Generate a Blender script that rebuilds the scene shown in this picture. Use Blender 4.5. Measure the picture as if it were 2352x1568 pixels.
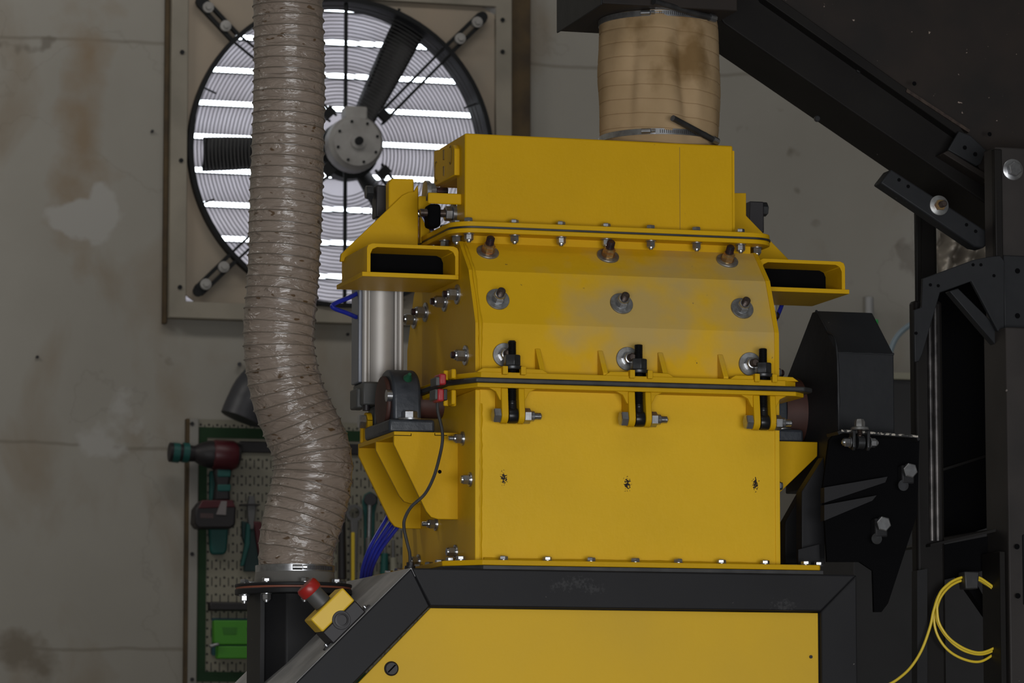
import bpy, math, random
from mathutils import Vector, Quaternion, Matrix, noise
random.seed(7)
for o in list(bpy.data.objects): bpy.data.objects.remove(o)
sc = bpy.context.scene
col = sc.collection

# ---------------------------------------------------------------- camera
FPX = 9000.0                       # focal length in pixels of the 2352 px frame
PITCH = math.atan(1020/FPX)
YAW = math.atan(2600/FPX*math.cos(PITCH))
CAM = Vector((0, 0, 1.5))
RT = Vector((math.cos(YAW), -math.sin(YAW), 0))
HD = Vector((math.sin(YAW), math.cos(YAW), 0))
FW = HD*math.cos(PITCH) + Vector((0, 0, math.sin(PITCH)))
UP = -HD*math.sin(PITCH) + Vector((0, 0, math.cos(PITCH)))
cam = bpy.data.cameras.new('camera')
cam.sensor_width = 36; cam.lens = FPX/2352*36
cam.clip_start = .1; cam.clip_end = 200
co = bpy.data.objects.new('camera', cam); col.objects.link(co)
co.location = CAM; co.rotation_euler = (math.pi/2+PITCH, 0, -YAW)
cam.dof.use_dof = True; cam.dof.focus_distance = 9.05; cam.dof.aperture_fstop = 11
sc.camera = co

# ---------------------------------------------------------------- light
w = bpy.data.worlds.new('sky'); sc.world = w; w.use_nodes = True
w.node_tree.nodes['Background'].inputs[0].default_value = (.86, .93, 1, 1)
w.node_tree.nodes['Background'].inputs[1].default_value = 6.5
def area(name, loc, target, sx, sy, power, colr):
    l = bpy.data.lights.new(name, 'AREA'); l.shape = 'RECTANGLE'; l.size = sx; l.size_y = sy
    l.energy = power; l.color = colr
    o = bpy.data.objects.new(name, l); col.objects.link(o); o.location = loc
    d = Vector(target)-Vector(loc); o.rotation_euler = d.to_track_quat('-Z', 'Y').to_euler()
    return o
area('front_fill', (1.0, -1.2, 1.15), (2.8, 9, 2.0), 6.5, 2.2, 535, (.97, .98, 1))  # added low front fill behind the camera; no opening is built there
area('overhead_fill', (1.5, 5.0, 6.6), (2.2, 7.5, 0), 3.0, .6, 14, (1, .97, .92))  # unseen overhead fill, no fixture built
area('overhead_fill', (-2.5, 11.6, 6.8), (-1.6, 14.5, 2.5), 3.0, .6, 82, (1, .96, .9))  # fill added to brighten the back wall at left, no fixture
area('overhead_fill', (3.2, 11.6, 6.8), (3.6, 14.5, 2.5), 3.0, .6, 30, (1, .96, .92))  # fill added to brighten the back wall at right, no fixture
sc.view_settings.view_transform = 'Standard'; sc.view_settings.look = 'None'
sc.view_settings.gamma = 1; sc.view_settings.exposure = 0.0
sc.view_settings.use_curve_mapping = False

# ---------------------------------------------------------------- helpers
def at(px, py, Y):
    """pixel -> point on the vertical plane y=Y (machine-parallel)"""
    d = FW + RT*((px-1176)/FPX) - UP*((py-784)/FPX)
    return CAM + d*(Y/d.y)
def ax(px, Y, py=900): return at(px, py, Y).x
def az(py, Y, px=1440): return at(px, py, Y).z
def atX(px, py, X):
    d = FW + RT*((px-1176)/FPX) - UP*((py-784)/FPX)
    return CAM + d*(X/d.x)
def poly_at(pts, Y): return [(at(x, y, Y).x, at(x, y, Y).z) for x, y in pts]

WP = {}
class MB:
    def __init__(s): s.v = []; s.f = []
    def add(s, vs, fs):
        n = len(s.v); s.v += [Vector(v) for v in vs]; s.f += [[i+n for i in f] for f in fs]; return s
    def box(s, x0, x1, y0, y1, z0, z1):
        vs = [(x, y, z) for z in (z0, z1) for y in (y0, y1) for x in (x0, x1)]
        return s.add(vs, [(0,2,3,1),(4,5,7,6),(0,1,5,4),(2,6,7,3),(0,4,6,2),(1,3,7,5)])
    def obox(s, c, a, b, n, ha, hb, hn):
        """oriented box: centre c, unit axes a,b,n and half sizes"""
        c, a, b, n = Vector(c), Vector(a), Vector(b), Vector(n)
        vs = [c+a*ha*i+b*hb*j+n*hn*k for k in (-1,1) for j in (-1,1) for i in (-1,1)]
        return s.add(vs, [(0,2,3,1),(4,5,7,6),(0,1,5,4),(2,6,7,3),(0,4,6,2),(1,3,7,5)])
    def prism(s, poly, axis, a0, a1):
        n = len(poly)
        def m(p, t): return {'Y': (p[0], t, p[1]), 'X': (t, p[0], p[1]), 'Z': (p[0], p[1], t)}[axis]
        vs = [m(p, a0) for p in poly]+[m(p, a1) for p in poly]
        return s.add(vs, [list(range(n))[::-1], list(range(n, 2*n))]+[(i, (i+1) % n, n+(i+1) % n, n+i) for i in range(n)])
    def frame_prism(s, outer, inner, axis, a0, a1):
        """outer and inner polygons with the same count: a plate with a hole"""
        n = len(outer)
        def m(p, t): return {'Y': (p[0], t, p[1]), 'X': (t, p[0], p[1]), 'Z': (p[0], p[1], t)}[axis]
        vs = [m(p, a0) for p in outer]+[m(p, a0) for p in inner]+[m(p, a1) for p in outer]+[m(p, a1) for p in inner]
        fs = []
        for i in range(n):
            j = (i+1) % n
            fs += [(i, j, n+j, n+i), (2*n+i, 3*n+i, 3*n+j, 2*n+j), (i, 2*n+i, 2*n+j, j), (n+i, n+j, 3*n+j, 3*n+i)]
        return s.add(vs, fs)
    def lathe(s, prof, o, axis=(0,0,1), n=24, caps=True):
        o = Vector(o); q = Vector(axis).normalized().to_track_quat('Z', 'X')
        vs = []; fs = []; m = len(prof)
        for r, h in prof:
            for i in range(n):
                a = 2*math.pi*i/n+math.pi/n
                vs.append(o+q @ Vector((r*math.cos(a), r*math.sin(a), h)))
        for k in range(m-1):
            for i in range(n):
                j = (i+1) % n; fs.append((k*n+i, k*n+j, (k+1)*n+j, (k+1)*n+i))
        if caps: fs += [list(range(n))[::-1], list(range((m-1)*n, m*n))]
        return s.add(vs, fs)
    def cyl(s, p0, p1, r0, r1=None, n=24, caps=True):
        p0, p1 = Vector(p0), Vector(p1)
        return s.lathe([(r0, 0), (r0 if r1 is None else r1, (p1-p0).length)], p0, p1-p0, n, caps)
    def tube(s, pts, r, n=10, closed=False):
        pts = [Vector(p) for p in pts]; m = len(pts); vs = []; fs = []
        t0 = (pts[1]-pts[0]).normalized()
        nn = t0.orthogonal().normalized()
        prev = t0
        for k in range(m):
            if closed: t = (pts[(k+1) % m]-pts[k-1]).normalized()
            else: t = (pts[min(k+1, m-1)]-pts[max(k-1, 0)]).normalized()
            nn = prev.rotation_difference(t) @ nn; nn = (nn-t*nn.dot(t)).normalized(); prev = t
            b = t.cross(nn)
            rr = r[k] if isinstance(r, (list, tuple)) else r
            for i in range(n):
                a = 2*math.pi*i/n; vs.append(pts[k]+(nn*math.cos(a)+b*math.sin(a))*rr)
        for k in range(m if closed else m-1):
            k2 = (k+1) % m
            for i in range(n):
                j = (i+1) % n; fs.append((k*n+i, k*n+j, k2*n+j, k2*n+i))
        if not closed: fs += [list(range(n))[::-1], list(range((m-1)*n, m*n))]
        return s.add(vs, fs)
    def build(s, name, m, parent=None, bevel=0, origin=None, seg=2, angle=35):
        if origin is None:
            if parent is not None and parent.name in WP: origin = WP[parent.name]
            else:
                xs = [v.x for v in s.v]; ys = [v.y for v in s.v]; zs = [v.z for v in s.v]
                origin = Vector(((min(xs)+max(xs))/2, (min(ys)+max(ys))/2, min(zs)))
        me = bpy.data.meshes.new(name)
        me.from_pydata([v-origin for v in s.v], [], s.f)
        import bmesh
        bm = bmesh.new(); bm.from_mesh(me); bmesh.ops.recalc_face_normals(bm, faces=bm.faces); bm.to_mesh(me); bm.free()
        me.materials.append(m)
        for p in me.polygons: p.use_smooth = True
        me.set_sharp_from_angle(angle=math.radians(angle))
        o = bpy.data.objects.new(name, me); col.objects.link(o)
        if parent is not None:
            o.parent = parent; o.location = origin-WP[parent.name]
        else: o.location = origin
        WP[o.name] = Vector(origin)
        if bevel:
            b = o.modifiers.new('bevel', 'BEVEL'); b.width = bevel; b.segments = seg; b.limit_method = 'ANGLE'; b.angle_limit = math.radians(40)
            b.harden_normals = False
        return o
def thing(name, label, cat, loc, group=None):
    o = bpy.data.objects.new(name, None); col.objects.link(o); o.location = loc; o.empty_display_size = .05
    WP[o.name] = Vector(loc); return tag(o, label, cat, group)
def tag(o, label=None, cat=None, group=None, kind=None):
    if label: o['label'] = label
    if cat: o['category'] = cat
    if group: o['group'] = group
    if kind: o['kind'] = kind
    return o
def struct(o): o['kind'] = 'structure'; return o
def rrect(x0, x1, y0, y1, r, n=8):
    out = []
    for cx, cy, a0 in ((x1-r, y1-r, 0), (x0+r, y1-r, 90), (x0+r, y0+r, 180), (x1-r, y0+r, 270)):
        for i in range(n+1):
            a = math.radians(a0+90*i/n); out.append((cx+r*math.cos(a), cy+r*math.sin(a)))
    return out
def spline(pts, n=12, closed=False):
    pts = [Vector(p) for p in pts]; out = []; m = len(pts)
    for i in range(m if closed else m-1):
        g = (lambda k: pts[k % m]) if closed else (lambda k: pts[max(0, min(m-1, k))])
        a, b, c, d = g(i-1), g(i), g(i+1), g(i+2)
        for k in range(n):
            t = k/n
            out.append(.5*((2*b)+(c-a)*t+(2*a-5*b+4*c-d)*t*t+(3*b-a-3*c+d)*t**3))
    if not closed: out.append(pts[-1])
    return out

# ---------------------------------------------------------------- materials
def mat(name, base, rough=.5, metal=0, var=.12, vscale=6, base2=None, bump=0, bscale=60, spec=.5, coat=0, contrast=(.35, .7), detail=6, trans=0, speck=None):
    m = bpy.data.materials.new(name); m.use_nodes = True; nt = m.node_tree; N = nt.nodes; L = nt.links
    p = N['Principled BSDF']; p.inputs['Roughness'].default_value = rough; p.inputs['Metallic'].default_value = metal
    p.inputs['Specular IOR Level'].default_value = spec; p.inputs['Coat Weight'].default_value = coat
    tc = N.new('ShaderNodeNewGeometry'); nz = N.new('ShaderNodeTexNoise'); nz.inputs['Scale'].default_value = vscale; nz.inputs['Detail'].default_value = detail
    L.new(tc.outputs['Position'], nz.inputs['Vector'])
    mr = N.new('ShaderNodeMapRange'); mr.inputs[1].default_value = contrast[0]; mr.inputs[2].default_value = contrast[1]
    L.new(nz.outputs[0], mr.inputs[0])
    mx = N.new('ShaderNodeMix'); mx.data_type = 'RGBA'
    b2 = base2 or tuple(c*(1-var) for c in base)
    mx.inputs[6].default_value = (*base, 1); mx.inputs[7].default_value = (*b2, 1)
    L.new(mr.outputs[0], mx.inputs[0]); last = mx.outputs[2]
    if speck:
        n2 = N.new('ShaderNodeTexNoise'); n2.inputs['Scale'].default_value = speck[1]; n2.inputs['Detail'].default_value = 3
        L.new(tc.outputs['Position'], n2.inputs['Vector'])
        m2 = N.new('ShaderNodeMapRange'); m2.inputs[1].default_value = speck[2]; m2.inputs[2].default_value = speck[2]+.04
        L.new(n2.outputs[0], m2.inputs[0])
        x2 = N.new('ShaderNodeMix'); x2.data_type = 'RGBA'; x2.inputs[7].default_value = (*speck[0], 1)
        L.new(last, x2.inputs[6]); L.new(m2.outputs[0], x2.inputs[0]); last = x2.outputs[2]
    L.new(last, p.inputs['Base Color'])
    if bump:
        n3 = N.new('ShaderNodeTexNoise'); n3.inputs['Scale'].default_value = bscale; n3.inputs['Detail'].default_value = 4
        L.new(tc.outputs['Position'], n3.inputs['Vector'])
        bp = N.new('ShaderNodeBump'); bp.inputs['Strength'].default_value = bump; bp.inputs['Distance'].default_value = .01
        L.new(n3.outputs[0], bp.inputs['Height']); L.new(bp.outputs[0], p.inputs['Normal'])
    m['last'] = 0
    return m
def overlay(m, colour, points, radius, nscale, thresh, soft=.03, stretch=(1, 1, 1)):
    """paint wear: noise patches limited to the neighbourhood of given world points"""
    nt = m.node_tree; N = nt.nodes; L = nt.links; p = N['Principled BSDF']
    last = p.inputs['Base Color'].links[0].from_socket
    g = N.new('ShaderNodeNewGeometry'); nz = N.new('ShaderNodeTexNoise'); nz.inputs['Scale'].default_value = nscale; nz.inputs['Detail'].default_value = 4
    L.new(g.outputs['Position'], nz.inputs['Vector'])
    acc = None
    for c in points:
        s = N.new('ShaderNodeVectorMath'); s.operation = 'SUBTRACT'; s.inputs[1].default_value = c; L.new(g.outputs['Position'], s.inputs[0])
        sm = N.new('ShaderNodeVectorMath'); sm.operation = 'MULTIPLY'; sm.inputs[1].default_value = stretch; L.new(s.outputs[0], sm.inputs[0])
        d = N.new('ShaderNodeVectorMath'); d.operation = 'LENGTH'; L.new(sm.outputs[0], d.inputs[0])
        r = N.new('ShaderNodeMapRange'); r.inputs[1].default_value = 0; r.inputs[2].default_value = radius; r.inputs[3].default_value = 1; r.inputs[4].default_value = 0
        L.new(d.outputs['Value'], r.inputs[0])
        if acc is None: acc = r.outputs[0]
        else:
            mm = N.new('ShaderNodeMath'); mm.operation = 'MAXIMUM'; L.new(acc, mm.inputs[0]); L.new(r.outputs[0], mm.inputs[1]); acc = mm.outputs[0]
    a = N.new('ShaderNodeMath'); a.operation = 'MULTIPLY_ADD'; a.inputs[1].default_value = .55; L.new(acc, a.inputs[0]); L.new(nz.outputs[0], a.inputs[2])
    r = N.new('ShaderNodeMapRange'); r.inputs[1].default_value = thresh; r.inputs[2].default_value = thresh+soft; L.new(a.outputs[0], r.inputs[0])
    ms = N.new('ShaderNodeMath'); ms.operation = 'MULTIPLY'; st = N.new('ShaderNodeMath'); st.operation = 'GREATER_THAN'; st.inputs[1].default_value = .001
    L.new(acc, st.inputs[0]); L.new(st.outputs[0], ms.inputs[0]); L.new(r.outputs[0], ms.inputs[1])
    x = N.new('ShaderNodeMix'); x.data_type = 'RGBA'; x.inputs[7].default_value = (*colour, 1); L.new(last, x.inputs[6]); L.new(ms.outputs[0], x.inputs[0])
    L.new(x.outputs[2], p.inputs['Base Color']); return m
YC = (.57, .33, .005); YC2 = (.52, .30, .005)  # base darkened to stand in for weaker light on the top box
M = {}
M['yellow'] = mat('yellow_paint', YC, .45, spec=.12, base2=YC2, vscale=4, bump=.06, bscale=45, speck=((.16, .11, .03), 55, .74))
M['yellow_low_lit'] = mat('yellow_paint_lower_lit', (.70, .425, .016), .45, spec=.15, base2=(.64, .39, .015), vscale=4, bump=.06, bscale=45, speck=((.2, .14, .04), 60, .75))  # dustier tone, also lightened in place of stronger light low down
M['yellow_dusty'] = mat('yellow_paint_dusty', (.64, .375, .010), .55, spec=.12, base2=(.57, .335, .008), vscale=4, bump=.06, bscale=45, speck=((.16, .11, .03), 55, .73))
M['yellow_panel'] = mat('yellow_powder_coat', (.66, .405, .02), .5, spec=.2, base2=(.6, .375, .028), vscale=3, bump=.03, bscale=90)
M['black'] = mat('black_paint', (.012, .012, .013), .5, spec=.2, base2=(.017, .017, .018), vscale=8, speck=((.2, .19, .17), 60, .76))
M['frame_black'] = mat('frame_black_paint', (.0125, .0125, .014), .5, spec=.2, base2=(.016, .016, .0175), vscale=5, speck=((.2, .19, .18), 45, .75))
M['dust_black'] = mat('dusty_black_paint', (.3, .3, .3), .6, base2=(.5, .49, .48), vscale=9, contrast=(.42, .75), spec=.3, bump=.05)
M['steel_dark'] = mat('raw_dark_steel', (.011, .010, .009), .5, spec=.15, base2=(.007, .006, .006), vscale=4, speck=((.22, .2, .18), 38, .76))
M['steel_rust'] = mat('rusty_dark_steel', (.017, .015, .014), .55, spec=.15, base2=(.026, .02, .017), vscale=7, speck=((.25, .2, .17), 70, .72))
M['guard'] = mat('guard_grey_paint', (.014, .015, .017), .5, spec=.2, base2=(.019, .02, .022), vscale=6, bump=.15, bscale=14, speck=((.3, .3, .28), 48, .77))
M['post_steel'] = mat('brownish_post_steel', (.035, .03, .028), .5, spec=.25, base2=(.02, .018, .017), vscale=6, speck=((.25, .22, .2), 40, .75))
M['void'] = mat('matt_black', (.0035, .0035, .004), .9, spec=.05)
M['zinc'] = mat('zinc_steel', (.42, .43, .44), .28, metal=.9, base2=(.3, .3, .31), vscale=80)
M['washer'] = mat('dull_zinc_washer', (.3, .31, .31), .4, metal=.7, base2=(.16, .15, .14), vscale=60)
M['brass'] = mat('yellow_passivated_nut', (.5, .38, .16), .3, metal=.8, base2=(.32, .12, .06), vscale=60)
M['stud'] = mat('brown_stud_steel', (.1, .075, .06), .4, metal=.7, base2=(.04, .03, .03), vscale=80)
M['stud_dark'] = mat('black_stud_steel', (.02, .016, .018), .3, metal=.4, base2=(.07, .03, .03), vscale=80)
M['black_oxide'] = mat('black_oxide_rod', (.013, .013, .014), .32, metal=.4)
M['oxide_nut'] = mat('black_oxide_nut', (.05, .052, .056), .35, metal=.6, base2=(.03, .03, .03), vscale=60)
M['rubber'] = mat('black_rubber', (.012, .012, .013), .5, base2=(.03, .03, .03), vscale=30)
M['alu'] = mat('anodised_aluminium', (.46, .44, .41), .5, metal=.45, base2=(.4, .38, .36), vscale=6)
M['alu_grey'] = mat('dark_anodised_aluminium', (.2, .21, .24), .4, metal=.6)
M['cap'] = mat('grey_cast_cap', (.05, .052, .05), .5, base2=(.07, .07, .068), vscale=20)
M['bearing'] = mat('dark_blue_grey_casting', (.022, .028, .036), .42, base2=(.035, .04, .05), vscale=20, bump=.1)
M['redbrown'] = mat('red_brown_primer', (.055, .018, .012), .6, base2=(.035, .014, .01), vscale=20)
M['red'] = mat('red_plastic', (.38, .022, .03), .4)
M['estop_red'] = mat('red_button', (.33, .015, .012), .35)
M['estop_yellow'] = mat('yellow_plastic', (.75, .5, .03), .4, base2=(.68, .42, .02))
M['blue'] = mat('blue_plastic_tube', (.012, .022, .3), .3, base2=(.01, .015, .2), vscale=20)
M['cable_yellow'] = mat('yellow_cable', (.72, .52, .03), .45)
M['hosewhite'] = mat('pale_blue_hose', (.2, .26, .3), .4)
M['canvas'] = mat('beige_canvas', (.36, .255, .145), .9, spec=.1, base2=(.29, .20, .105), vscale=9, bump=.12, bscale=30)
M['hosewire'] = mat('hose_wire', (.14, .115, .09), .3, base2=(.11, .09, .07))
M['clear'] = mat('milky_collar', (.13, .125, .115), .3)
M['orange'] = mat('orange_gasket', (.22, .065, .035), .6)
M['wood'] = mat('brown_board', (.085, .055, .022), .75, base2=(.045, .03, .015), vscale=12)
M['fanpanel'] = mat('galvanised_panel', (.38, .31, .235), .6, spec=.2, base2=(.31, .275, .225), vscale=2.2, contrast=(.35, .65), speck=((.12, .1, .07), 14, .72))
M['fanframe'] = mat('galvanised_frame', (.32, .29, .235), .6, spec=.2, base2=(.24, .22, .18), vscale=5)
M['fandark'] = mat('dark_grey_fan', (.014, .015, .016), .6, spec=.2)
M['blade'] = mat('grey_blade', (.02, .02, .021), .5)
M['guardwire'] = mat('guard_wire', (.06, .06, .06), .5)
M['motor'] = mat('grey_motor', (.38, .37, .355), .6, spec=.2, base2=(.28, .27, .255), vscale=14)
M['teal'] = mat('teal_plastic', (.004, .085, .075), .5)
M['darkred'] = mat('dark_red_plastic', (.07, .007, .012), .4)
M['greenbox'] = mat('bright_green_plastic', (.05, .26, .012), .45)
M['peggreen'] = mat('dark_green_tape', (.016, .045, .018), .6, spec=.2)
M['toolblack'] = mat('tool_black', (.012, .01, .012), .5)
M['toolsteel'] = mat('tool_steel', (.16, .16, .16), .4, metal=.5)
M['pegedge'] = mat('pegboard_white_edge', (.27, .26, .235), .6)
M['cabinet'] = mat('dark_grey_cabinet', (.045, .045, .047), .6, spec=.2)
M['ivory'] = mat('ivory_trim', (.3, .29, .22), .6)
M['floor'] = mat('concrete_floor', (.36, .34, .32), .7, base2=(.15, .14, .13), vscale=1.5)
M['ceil'] = mat('ceiling_paint', (.35, .35, .34), .8)
M['green_led'] = mat('green_indicator', (.02, .5, .1), .4)
M['foil'] = mat('wrinkled_foil', (.3, .27, .23), .4, metal=.6, bump=.5, bscale=14)

# hose film: glossy wrinkled plastic
def hose_mat():
    m = mat('hose_film', (.235, .19, .155), .3, base2=(.19, .15, .12), vscale=5, coat=.2)
    nt = m.node_tree; N = nt.nodes; L = nt.links; p = N['Principled BSDF']
    g = N.new('ShaderNodeNewGeometry'); mp = N.new('ShaderNodeMapping'); mp.inputs['Scale'].default_value = (14, 14, 48); mp.inputs['Rotation'].default_value = (0, .35, 0)
    nz = N.new('ShaderNodeTexNoise'); nz.inputs['Scale'].default_value = 1; nz.inputs['Detail'].default_value = 3; nz.inputs['Distortion'].default_value = 1.2
    L.new(g.outputs['Position'], mp.inputs['Vector']); L.new(mp.outputs[0], nz.inputs['Vector'])
    b = N.new('ShaderNodeBump'); b.inputs['Strength'].default_value = .8; b.inputs['Distance'].default_value = .014
    L.new(nz.outputs[0], b.inputs['Height']); L.new(b.outputs[0], p.inputs['Normal'])
    # brown smudges
    mp2 = N.new('ShaderNodeMapping'); mp2.inputs['Scale'].default_value = (40, 40, 90)
    n2 = N.new('ShaderNodeTexNoise'); n2.inputs['Scale'].default_value = 1; n2.inputs['Detail'].default_value = 1
    L.new(g.outputs['Position'], mp2.inputs['Vector']); L.new(mp2.outputs[0], n2.inputs['Vector'])
    r = N.new('ShaderNodeMapRange'); r.inputs[1].default_value = .68; r.inputs[2].default_value = .74; L.new(n2.outputs[0], r.inputs[0])
    x = N.new('ShaderNodeMix'); x.data_type = 'RGBA'; x.inputs[7].default_value = (.09, .055, .03, 1)
    L.new(p.inputs['Base Color'].links[0].from_socket, x.inputs[6]); L.new(r.outputs[0], x.inputs[0]); L.new(x.outputs[2], p.inputs['Base Color'])
    return m
M['hose'] = hose_mat()
# louvre slats: thin translucent white
def slat_mat():
    m = bpy.data.materials.new('translucent_slat'); m.use_nodes = True; nt = m.node_tree; N = nt.nodes; L = nt.links
    N.remove(N['Principled BSDF']); out = N['Material Output']
    d = N.new('ShaderNodeBsdfDiffuse'); t = N.new('ShaderNodeBsdfTranslucent'); mx = N.new('ShaderNodeMixShader'); mx.inputs[0].default_value = .55
    g = N.new('ShaderNodeNewGeometry'); nz = N.new('ShaderNodeTexNoise'); nz.inputs['Scale'].default_value = 6
    L.new(g.outputs['Position'], nz.inputs['Vector'])
    c = N.new('ShaderNodeMix'); c.data_type = 'RGBA'; c.inputs[6].default_value = (.62, .6, .62, 1); c.inputs[7].default_value = (.5, .47, .48, 1)
    L.new(nz.outputs[0], c.inputs[0]); L.new(c.outputs[2], d.inputs[0]); L.new(c.outputs[2], t.inputs[0])
    L.new(d.outputs[0], mx.inputs[1]); L.new(t.outputs[0], mx.inputs[2]); L.new(mx.outputs[0], out.inputs[0]); return m
M['slat'] = slat_mat()
# painted concrete block wall with stains, joints and cracks
def wall_mat():
    m = mat('stained_concrete', (.34, .325, .288), .9, spec=.15, base2=(.30, .285, .25), vscale=1.6, bump=.12, bscale=8)
    nt = m.node_tree; N = nt.nodes; L = nt.links; p = N['Principled BSDF']; g = N.new('ShaderNodeNewGeometry')
    def layer(colour, scale, lo, hi, detail, mapscale=(1, 1, 1), fac=1, dist=0):
        last = p.inputs['Base Color'].links[0].from_socket
        mp = N.new('ShaderNodeMapping'); mp.inputs['Scale'].default_value = mapscale; L.new(g.outputs['Position'], mp.inputs['Vector'])
        n = N.new('ShaderNodeTexNoise'); n.inputs['Scale'].default_value = scale; n.inputs['Detail'].default_value = detail; n.inputs['Distortion'].default_value = dist
        L.new(mp.outputs[0], n.inputs['Vector'])
        r = N.new('ShaderNodeMapRange'); r.inputs[1].default_value = lo; r.inputs[2].default_value = hi; r.inputs[4].default_value = fac; L.new(n.outputs[0], r.inputs[0])
        x = N.new('ShaderNodeMix'); x.data_type = 'RGBA'; x.inputs[7].default_value = (*colour, 1)
        L.new(last, x.inputs[6]); L.new(r.outputs[0], x.inputs[0]); L.new(x.outputs[2], p.inputs['Base Color'])
    layer((.23, .175, .115), 2.3, .55, .72, 7, (1.3, 1, .7), .55, .4)
    layer((.09, .07, .05), 4.5, .70, .74, 3, (1, 1, 1), .5)
    layer((.40, .385, .36), 1.1, .58, .8, 5, (1, 1, .8), .6)
    # hairline cracks: thin band where a distorted noise crosses a value
    last = p.inputs['Base Color'].links[0].from_socket
    n = N.new('ShaderNodeTexNoise'); n.inputs['Scale'].default_value = .8; n.inputs['Detail'].default_value = 7; L.new(g.outputs['Position'], n.inputs['Vector'])
    s = N.new('ShaderNodeMath'); s.operation = 'SUBTRACT'; s.inputs[1].default_value = .56; L.new(n.outputs[0], s.inputs[0])
    a = N.new('ShaderNodeMath'); a.operation = 'ABSOLUTE'; L.new(s.outputs[0], a.inputs[0])
    r = N.new('ShaderNodeMapRange'); r.inputs[1].default_value = .0006; r.inputs[2].default_value = .003; r.inputs[3].default_value = .1; r.inputs[4].default_value = 0; L.new(a.outputs[0], r.inputs[0])
    x = N.new('ShaderNodeMix'); x.data_type = 'RGBA'; x.inputs[7].default_value = (.07, .06, .045, 1)
    L.new(last, x.inputs[6]); L.new(r.outputs[0], x.inputs[0]); L.new(x.outputs[2], p.inputs['Base Color'])
    # horizontal joints between the wall blocks
    n = N.new('ShaderNodeTexNoise'); n.inputs['Scale'].default_value = 3; n.inputs['Detail'].default_value = 6; L.new(g.outputs['Position'], n.inputs['Vector'])
    sx = N.new('ShaderNodeSeparateXYZ'); L.new(g.outputs['Position'], sx.inputs[0])
    for zj in (at(200, 1022, 15).z, at(200, 1490, 15).z, at(1300, 150, 15).z):
        last = p.inputs['Base Color'].links[0].from_socket
        a = N.new('ShaderNodeMath'); a.operation = 'MULTIPLY_ADD'; a.inputs[1].default_value = .05; a.inputs[2].default_value = -zj-.025; L.new(n.outputs[0], a.inputs[0])
        b = N.new('ShaderNodeMath'); b.operation = 'ADD'; L.new(a.outputs[0], b.inputs[0]); L.new(sx.outputs[2], b.inputs[1])
        c = N.new('ShaderNodeMath'); c.operation = 'ABSOLUTE'; L.new(b.outputs[0], c.inputs[0])
        r = N.new('ShaderNodeMapRange'); r.inputs[1].default_value = .003; r.inputs[2].default_value = .010; r.inputs[3].default_value = .45; r.inputs[4].default_value = 0; L.new(c.outputs[0], r.inputs[0])
        x = N.new('ShaderNodeMix'); x.data_type = 'RGBA'; x.inputs[7].default_value = (.15, .13, .10, 1)
        L.new(last, x.inputs[6]); L.new(r.outputs[0], x.inputs[0]); L.new(x.outputs[2], p.inputs['Base Color'])
    return m
M['wall'] = wall_mat()
overlay(M['wall'], (.26, .205, .145), [at(205, 130, 15), at(190, 330, 15), at(175, 480, 15)], .30, 5, .70, .35, (1.6, 1, .8))
overlay(M['wall'], (.385, .375, .35), [at(205, 500, 15), at(250, 960, 15)], .30, 4, .82, .06, (1, 1, 1))
overlay(M['wall'], (.2, .175, .14), [at(20, 1500, 15), at(90, 1540, 15)], .30, 5, .80, .16, (1, 1, 1))
def peg_mat(x0, z0, pitch):
    m = mat('pegboard_paint', (.24, .225, .17), .6, base2=(.2, .19, .15), vscale=2)
    nt = m.node_tree; N = nt.nodes; L = nt.links; p = N['Principled BSDF']; g = N.new('ShaderNodeNewGeometry')
    sx = N.new('ShaderNodeSeparateXYZ'); L.new(g.outputs['Position'], sx.inputs[0])
    def op(o, a, b=None, c=None):
        k = N.new('ShaderNodeMath'); k.operation = o
        for i, q in enumerate((a, b, c)):
            if q is None: continue
            if isinstance(q, (int, float)): k.inputs[i].default_value = q
            else: L.new(q, k.inputs[i])
        return k.outputs[0]
    def cell(s, off, per): return op('SUBTRACT', op('FRACT', op('DIVIDE', op('SUBTRACT', s, off), per)), .5)
    X, Z = sx.outputs[0], sx.outputs[2]
    u = cell(X, x0, pitch); v = cell(Z, z0, pitch)
    d = op('SQRT', op('ADD', op('MULTIPLY', u, u), op('MULTIPLY', v, v)))
    hole = op('LESS_THAN', d, .15)
    u2 = cell(X, x0+pitch/2, pitch); v2 = cell(Z, z0, pitch*2)
    slot = op('MULTIPLY', op('LESS_THAN', op('ABSOLUTE', u2), .07), op('LESS_THAN', op('ABSOLUTE', v2), .25))
    h = op('MAXIMUM', hole, slot)
    x = N.new('ShaderNodeMix'); x.data_type = 'RGBA'; x.inputs[7].default_value = (.02, .018, .015, 1)
    L.new(p.inputs['Base Color'].links[0].from_socket, x.inputs[6]); L.new(h, x.inputs[0]); L.new(x.outputs[2], p.inputs['Base Color'])
    return m

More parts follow.
